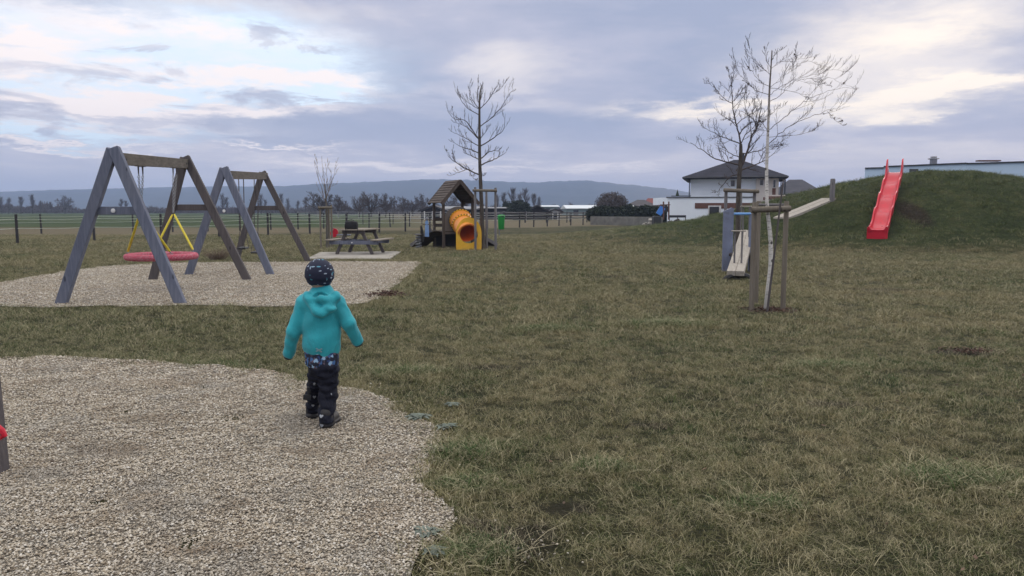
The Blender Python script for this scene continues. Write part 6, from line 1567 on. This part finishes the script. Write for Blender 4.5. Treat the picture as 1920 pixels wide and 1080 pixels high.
# ================================================================== SMALL GROUND PLANTS
def rosette(px, py, size, label):
    g = gpt(px, py); rs = random.Random(int(px)); root = MB(); m = simple_mat('thistle_leaf', (.125, .150, .125), .8, 0, .25, 20)
    for i in range(17):
        a = i * 2.4 + rs.uniform(-.2, .2); L = size * rs.uniform(.55, 1.1); d = Vector((math.cos(a), math.sin(a), 0)); s = Vector((-d.y, d.x, 0)); n = 5; vs = []
        for k in range(n + 1):
            t = k / n; w = size * .16 * math.sin(math.pi * min(1, t * .9 + .1)) * (1 + .35 * (k % 2)); z = .01 + size * .35 * t * (1 - t * .8) + rs.uniform(0, .006); c = d * L * t + Vector((0, 0, z)); vs += [c - s * w + Vector((0, 0, w * .4)), c, c + s * w + Vector((0, 0, w * .4))]
        root.add(vs, [q for k in range(n) for q in ((k * 3, k * 3 + 1, k * 3 + 4, k * 3 + 3), (k * 3 + 1, k * 3 + 2, k * 3 + 5, k * 3 + 4))])
    o = mesh_obj('thistle', root.v, root.f, m); o.location = g + Vector((0, 0, .01)); tag(o, label, 'weed plant', 'grey green thistles at the gravel rim')
for px, py, s, l in ((797, 1010, .085, 'largest pale grey green thistle at the front corner of the gravel'), (783, 790, .11, 'flat grey green thistle at the gravel rim right of the child'), (836, 808, .10, 'dusty green thistle at the gravel rim, right of the flat one'), (848, 765, .07, 'small pale thistle in the turf beyond the gravel rim'), (815, 1045, .06, 'small green thistle right below the largest one')):
    rosette(px, py, s, l)
def dry_tuft(px, py, size, n, label, m, name='dry_weeds', cat='dry weeds', spread=1.0):
    g = gpt(px, py); rs = random.Random(int(px)); b = MB()
    for i in range(n):
        a = rs.uniform(0, 6.28); e = rs.uniform(.1, 1.0) * spread; p = Vector((math.cos(a), math.sin(a), 0)) * size * .45 * rs.random(); d = Vector((math.cos(a) * e, math.sin(a) * e, 1)).normalized(); L = size * rs.uniform(.5, 1.1)
        b.tube([p, p + d * L * .5, p + d * L + Vector((math.cos(a) * L * .15, math.sin(a) * L * .15, -.05 * L))], [.004, .003, .002], 3, False)
    o = b.build(name, m); o.location = g; tag(o, label, cat)
DW = simple_mat('dry_stem', (.16, .115, .085), .9, 0, .2); dry_tuft(408, 488, .42, 260, 'clump of dry brown weeds behind the gravel between the two swing sets', DW, spread=1.4)
DL = simple_mat('dead_leaves', (.075, .038, .028), .9, 0, .3, 8)
def litter(px, py, rx, ry, n, s, label, seed, name='leaf_litter'):
    g = gpt(px, py); rs = random.Random(seed); b = MB()
    for i in range(n):
        x, y = rs.gauss(0, rx * .5), rs.gauss(0, ry * .5); c = Vector((x, y, hz_(g.x + x, g.y + y) - g.z + rs.uniform(.012, .05))); u = Vector((rs.gauss(0, 1), rs.gauss(0, 1), rs.gauss(0, .4))).normalized() * s; v = Vector((rs.gauss(0, 1), rs.gauss(0, 1), rs.gauss(0, .4))).normalized() * s * .6
        b.add([c - u, c + v, c + u, c - v], [(0, 1, 2, 3)])
    o = b.build(name, DL); o.location = g + Vector((0, 0, .02 if 'gravel' in label else 0)); tag(o, label, None, None, 'stuff')
litter(722, 556, .32, .42, 420, .026, 'dead red brown leaves lying on the far gravel corner', 2)
litter(1445, 584, .34, .30, 700, .020, 'dark bark mulch and dead leaves round the foot of the birch', 3)
litter(1810, 662, .30, .16, 260, .016, 'dead leaves in the turf at the right edge', 4)
SOIL = simple_mat('bare_soil', (.048, .036, .030), .95, 0, .3, 14, .5, 40)
def soil(px, py, rx, ry, seed, label):
    g = gpt(px, py); vs = [(0, 0, .02)]; n = 30
    for ring, z in ((.55, .014), (1.0, -.004)):
        for i in range(n):
            a = 2 * math.pi * i / n; k = ring * (1 + .28 * math.sin(a * 3 + seed) + .14 * math.sin(a * 7 + seed * 2)); vs.append((rx * k * math.cos(a), ry * k * math.sin(a), z))
    fs = [(0, 1 + i, 1 + (i + 1) % n) for i in range(n)] + [(1 + i, 1 + n + i, 1 + n + (i + 1) % n, 1 + (i + 1) % n) for i in range(n)]
    o = mesh_obj('bare_soil', vs, fs, SOIL, None, True); o.location = g; tag(o, label, None, None, 'structure')

def lawn_leaves():
    rs = np.random.default_rng(31); n = 1500; w = .72; y = np.sqrt(rs.uniform(2.6 ** 2, 20 ** 2, n)); x = rs.uniform(-1, 1, n) * w * y
    b = MB()
    for i in range(n):
        ing = inside(near_poly, x[i], y[i]) or inside(far_poly, x[i], y[i])
        if ing and rs.random() < .75: continue
        c = Vector((x[i], y[i], hz_(x[i], y[i]) + (.045 if ing else rs.uniform(.012, .04)))); s_ = rs.uniform(.008, .019); u = Vector(rs.normal(size=3) * (1, 1, .35)).normalized() * s_; v = Vector(rs.normal(size=3) * (1, 1, .35)).normalized() * s_ * .6
        b.add([c - u, c + v, c + u, c - v], [(0, 1, 2, 3)])
    o = b.build('fallen_leaves', simple_mat('brown_leaf', (.11, .07, .045), .9, 0, .5, 3)); tag(o, 'small brown fallen leaves scattered over the turf', None, None, 'stuff')
lawn_leaves()
